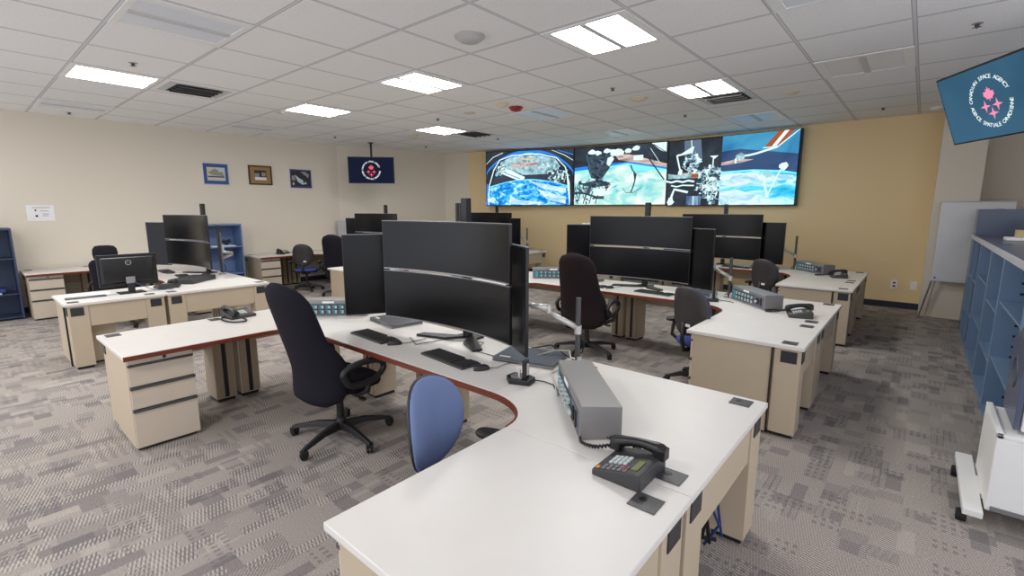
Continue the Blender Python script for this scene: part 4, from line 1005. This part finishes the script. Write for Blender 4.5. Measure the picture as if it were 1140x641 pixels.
S0, S1, S2, S3 = (-9.2, 9.72), (-6.93, 10.6), (-4.58, 10.9), (-1.9, 10.76)
vscreen(S0, S1, 1.83, 3.275, s1, 'wall display showing blue Earth under a white arched hull, first of the video wall')
vscreen(S1, S2, 1.83, 3.275, s2, 'wall display showing a grey capsule over pale Earth, middle of the video wall')
vscreen(S2, S3, 1.81, 3.26, s3, 'widest-looking wall display showing white station modules and orange panels, last of the video wall')

# dark twin post behind the back left workstation
tag(MB().tube([(-9.44, 8.85, ZT), (-9.44, 8.85, 1.9)], .04, 12).tube([(-9.37, 8.88, ZT), (-9.37, 8.88, 1.9)], .04, 12).build('post_speaker', 'handle', smooth=False), 'dark twin upright tube rising beside the portrait monitor of the back left workstation', 'tower speaker')

# ------------------------------------------------------------------ right side: blue shelving, whiteboard, cart
SX = .56
ys = [9.15, 7.95, 6.75, 5.75, 4.45]
for i in range(4):
    y1, y0 = ys[i], ys[i + 1]; W = y1 - y0
    o = empty('shelving_unit', (SX, y0, 0)); zt = 1.36; Dp = .5
    MB().bx(0, Dp, 0, .03, 0, zt).build('side_panel', 'shelf', o, bevel=.002); MB().bx(0, Dp, W - .033, W - .003, 0, zt).build('side_panel', 'shelf', o, bevel=.002)
    MB().bx(Dp - .012, Dp, .03, W - .033, 0, zt).build('back_panel', 'shelfd', o); i or MB().bx(0, .03, W * .5 - .015, W * .5 + .015, 0.06, zt).bx(.03, Dp - .012, W * .5 - .008, W * .5 + .008, .06, zt).build('divider', 'shelf', o)
    MB().bx(0.005, Dp - .012, .03, W - .033, .0, .06).build('plinth', 'shelf', o)
    for z in ((.5, .98) if i % 2 else (.42, .86)): MB().bx(.01, Dp - .012, .03, W - .033, z - .02, z).build('shelf', 'shelf', o, bevel=.002)
    hb = MB()
    for z in [k * .09 + .14 for k in range(13)]: hb.bx(.12, .15, W - .036, W - .033, z, z + .02)
    hb.build('peg_slots', 'black', o)
    tag(o, ['open blue metal shelving unit, end one by the whiteboard', 'second open blue shelving unit from the whiteboard', 'third open blue shelving unit from the whiteboard', 'fourth open blue shelving unit from the whiteboard, cut by the picture edge'][i], 'shelving', 'blue shelving units')
for a, b, w in ((9.15, 6.76, 'far'), (6.74, 4.45, 'near')):
    o = empty('shelf_counter', (0, 0, 0)); MB().bx(SX - .01, 1.9, b, a, 1.362, 1.40).build('counter', 'counter', o, bevel=.003); MB().bx(SX - .03, SX - .01, b, a, 1.355, 1.405).build('edge_lip', 'lip', o, bevel=.003)
    tag(o, f'slate blue counter with pale lip over the {w} blue shelving units', 'counter')
tag(MB().bx(SX + .01, 2.2, 9.17, 9.6, 0, 1.745).build('cabinet_panel', 'counter', bevel=.003), 'tall slate blue cabinet back at the far end of the counter', 'cabinet')
tag(MB().bx(.72, 1.1, 7.55, 7.8, 1.402, 1.44).build('paper_roll', 'label', bevel=.01), 'white pad lying on the blue counter', 'pad')
tag(MB().bx(.8, .9, 7.6, 7.75, 1.442, 1.52).build('cardboard_box', 'tan', bevel=.003), 'small tan box sitting on the white pad', 'box')
tag(MB().bx(.95, 1.15, 8.1, 8.3, 1.402, 1.6).build('desk_gadget', 'bezel', bevel=.02), 'small black gadget on the blue counter behind the white pad', 'gadget')
o = empty('whiteboard', (.2, 10.12, 0), 0, 0)
MB().at((0, 0, .63), 0, -.04).bx(.0, .82, 0, .025, 0, 1.22).build('board', 'whitebd', o, bevel=.004)
MB().at((0, 0, .63), 0, -.04).bx(-.01, .83, -.02, .03, -.02, .0).build('pen_tray', 'lip', o, bevel=.002)
MB().at((0, 0, .63), 0, -.04).bx(-.008, .83, -.006, .028, 1.22, 1.235).build('top_rail', 'lip', o, bevel=.002)
MB().tube([(.01, .03, .62), (-.09, .12, .005)], .012, 8).build('leg', 'grey', o); MB().tube([(.05, .05, .62), (-.02, .12, .005)], .01, 8).build('leg', 'alu', o)
MB().tube([(.8, .03, .62), (.8, .12, .005)], .012, 8).build('leg', 'grey', o); MB().bx(.03, .05, -.01, -.003, .66, .68).build('magnet', 'black', o)
MB().bx(.6, .7, -.01, -.0, 1.74, 1.75).build('clip', 'grey', o)
tag(o, 'white presentation board on thin legs before the beige column', 'whiteboard')

o = empty('equipment_cart', (.43, 3.55, 0))
MB().bx(0, .75, 0, .6, .1, .525).build('cabinet', 'white', o, bevel=.006)
MB().bx(.0, .03, 0, .6, .525, .545).bx(.0, .75, 0, .03, .525, .545).build('rim', 'white', o, bevel=.004)
MB().bx(.02, .75, -.006, 0, .105, .13).build('lower_seam', 'grey', o)
MB().bx(-.09, -.005, -.05, .78, .06, .1).build('foot', 'white', o, bevel=.005)
MB().bx(-.01, .06, .2, .45, .07, .1).build('foot_bracket', 'white', o)
for y in (.0, .6):
    c = MB(); c.at((-.085, y, .032)); c.tube([(-.025, 0, 0), (.02, 0, 0)], .034, 18).bx(-.018, .014, -.02, .02, .0, .032); c.build('caster', 'rubber', o, bevel=.003)
tag(o, 'white wheeled equipment cart, cut by the picture edge', 'cart')
o = empty('office_printer', (.53, 3.66, .547))
MB().prism([(0, 0), (.5, 0), (.5, .56), (.08, .56), (.0, .42)], -.48, 0., 'y').build('body', 'white', o, bevel=.012)
MB().prism([(-.03, .0), (-.002, .0), (-.002, .42), (.05, .55), (.03, .57), (-.03, .44)], -.46, -.02, 'y').build('side_cover', 'counter', o, bevel=.006)
MB().at((-.031, .24, .28), 0, 0, PI / 2).tube([(.09 * math.cos(a), .07 * math.sin(a), 0) for a in [2 * PI * i / 28 for i in range(28)]], .006, 6, closed=True).build('cable_ring', 'dark', o, smooth=True)
MB().bx(.04, .5, -.006, 0, .22, .23).build('tray_seam', 'grey', o)
tag(o, 'white office machine with dark slate side standing on the cart', 'printer')

# ------------------------------------------------------------------ world, camera, colour
w = bpy.data.worlds.new('w'); SC.world = w; w.use_nodes = True
w.node_tree.nodes['Background'].inputs[0].default_value = (.9, .92, 1, 1); w.node_tree.nodes['Background'].inputs[1].default_value = 1.3  # soft fill added to brighten the room through its unseen open front and right
cam = bpy.data.cameras.new('camera'); co = bpy.data.objects.new('camera', cam); COL.objects.link(co)
cam.sensor_width = 36; cam.lens = 532.66 / 1140 * 36; cam.clip_start = .05
co.location = (0, 0, 1.75); co.rotation_euler = (PI / 2 - .163916, 0, .704622)
SC.camera = co
SC.view_settings.view_transform = 'Standard'; SC.view_settings.look = 'None'; SC.view_settings.gamma = 1; SC.view_settings.use_curve_mapping = False
SC.view_settings.exposure = 0.28
SC.cycles.use_denoising = True; SC.cycles.max_bounces = 8; SC.cycles.diffuse_bounces = 5; SC.cycles.glossy_bounces = 3
SC.cycles.sample_clamp_indirect = 6
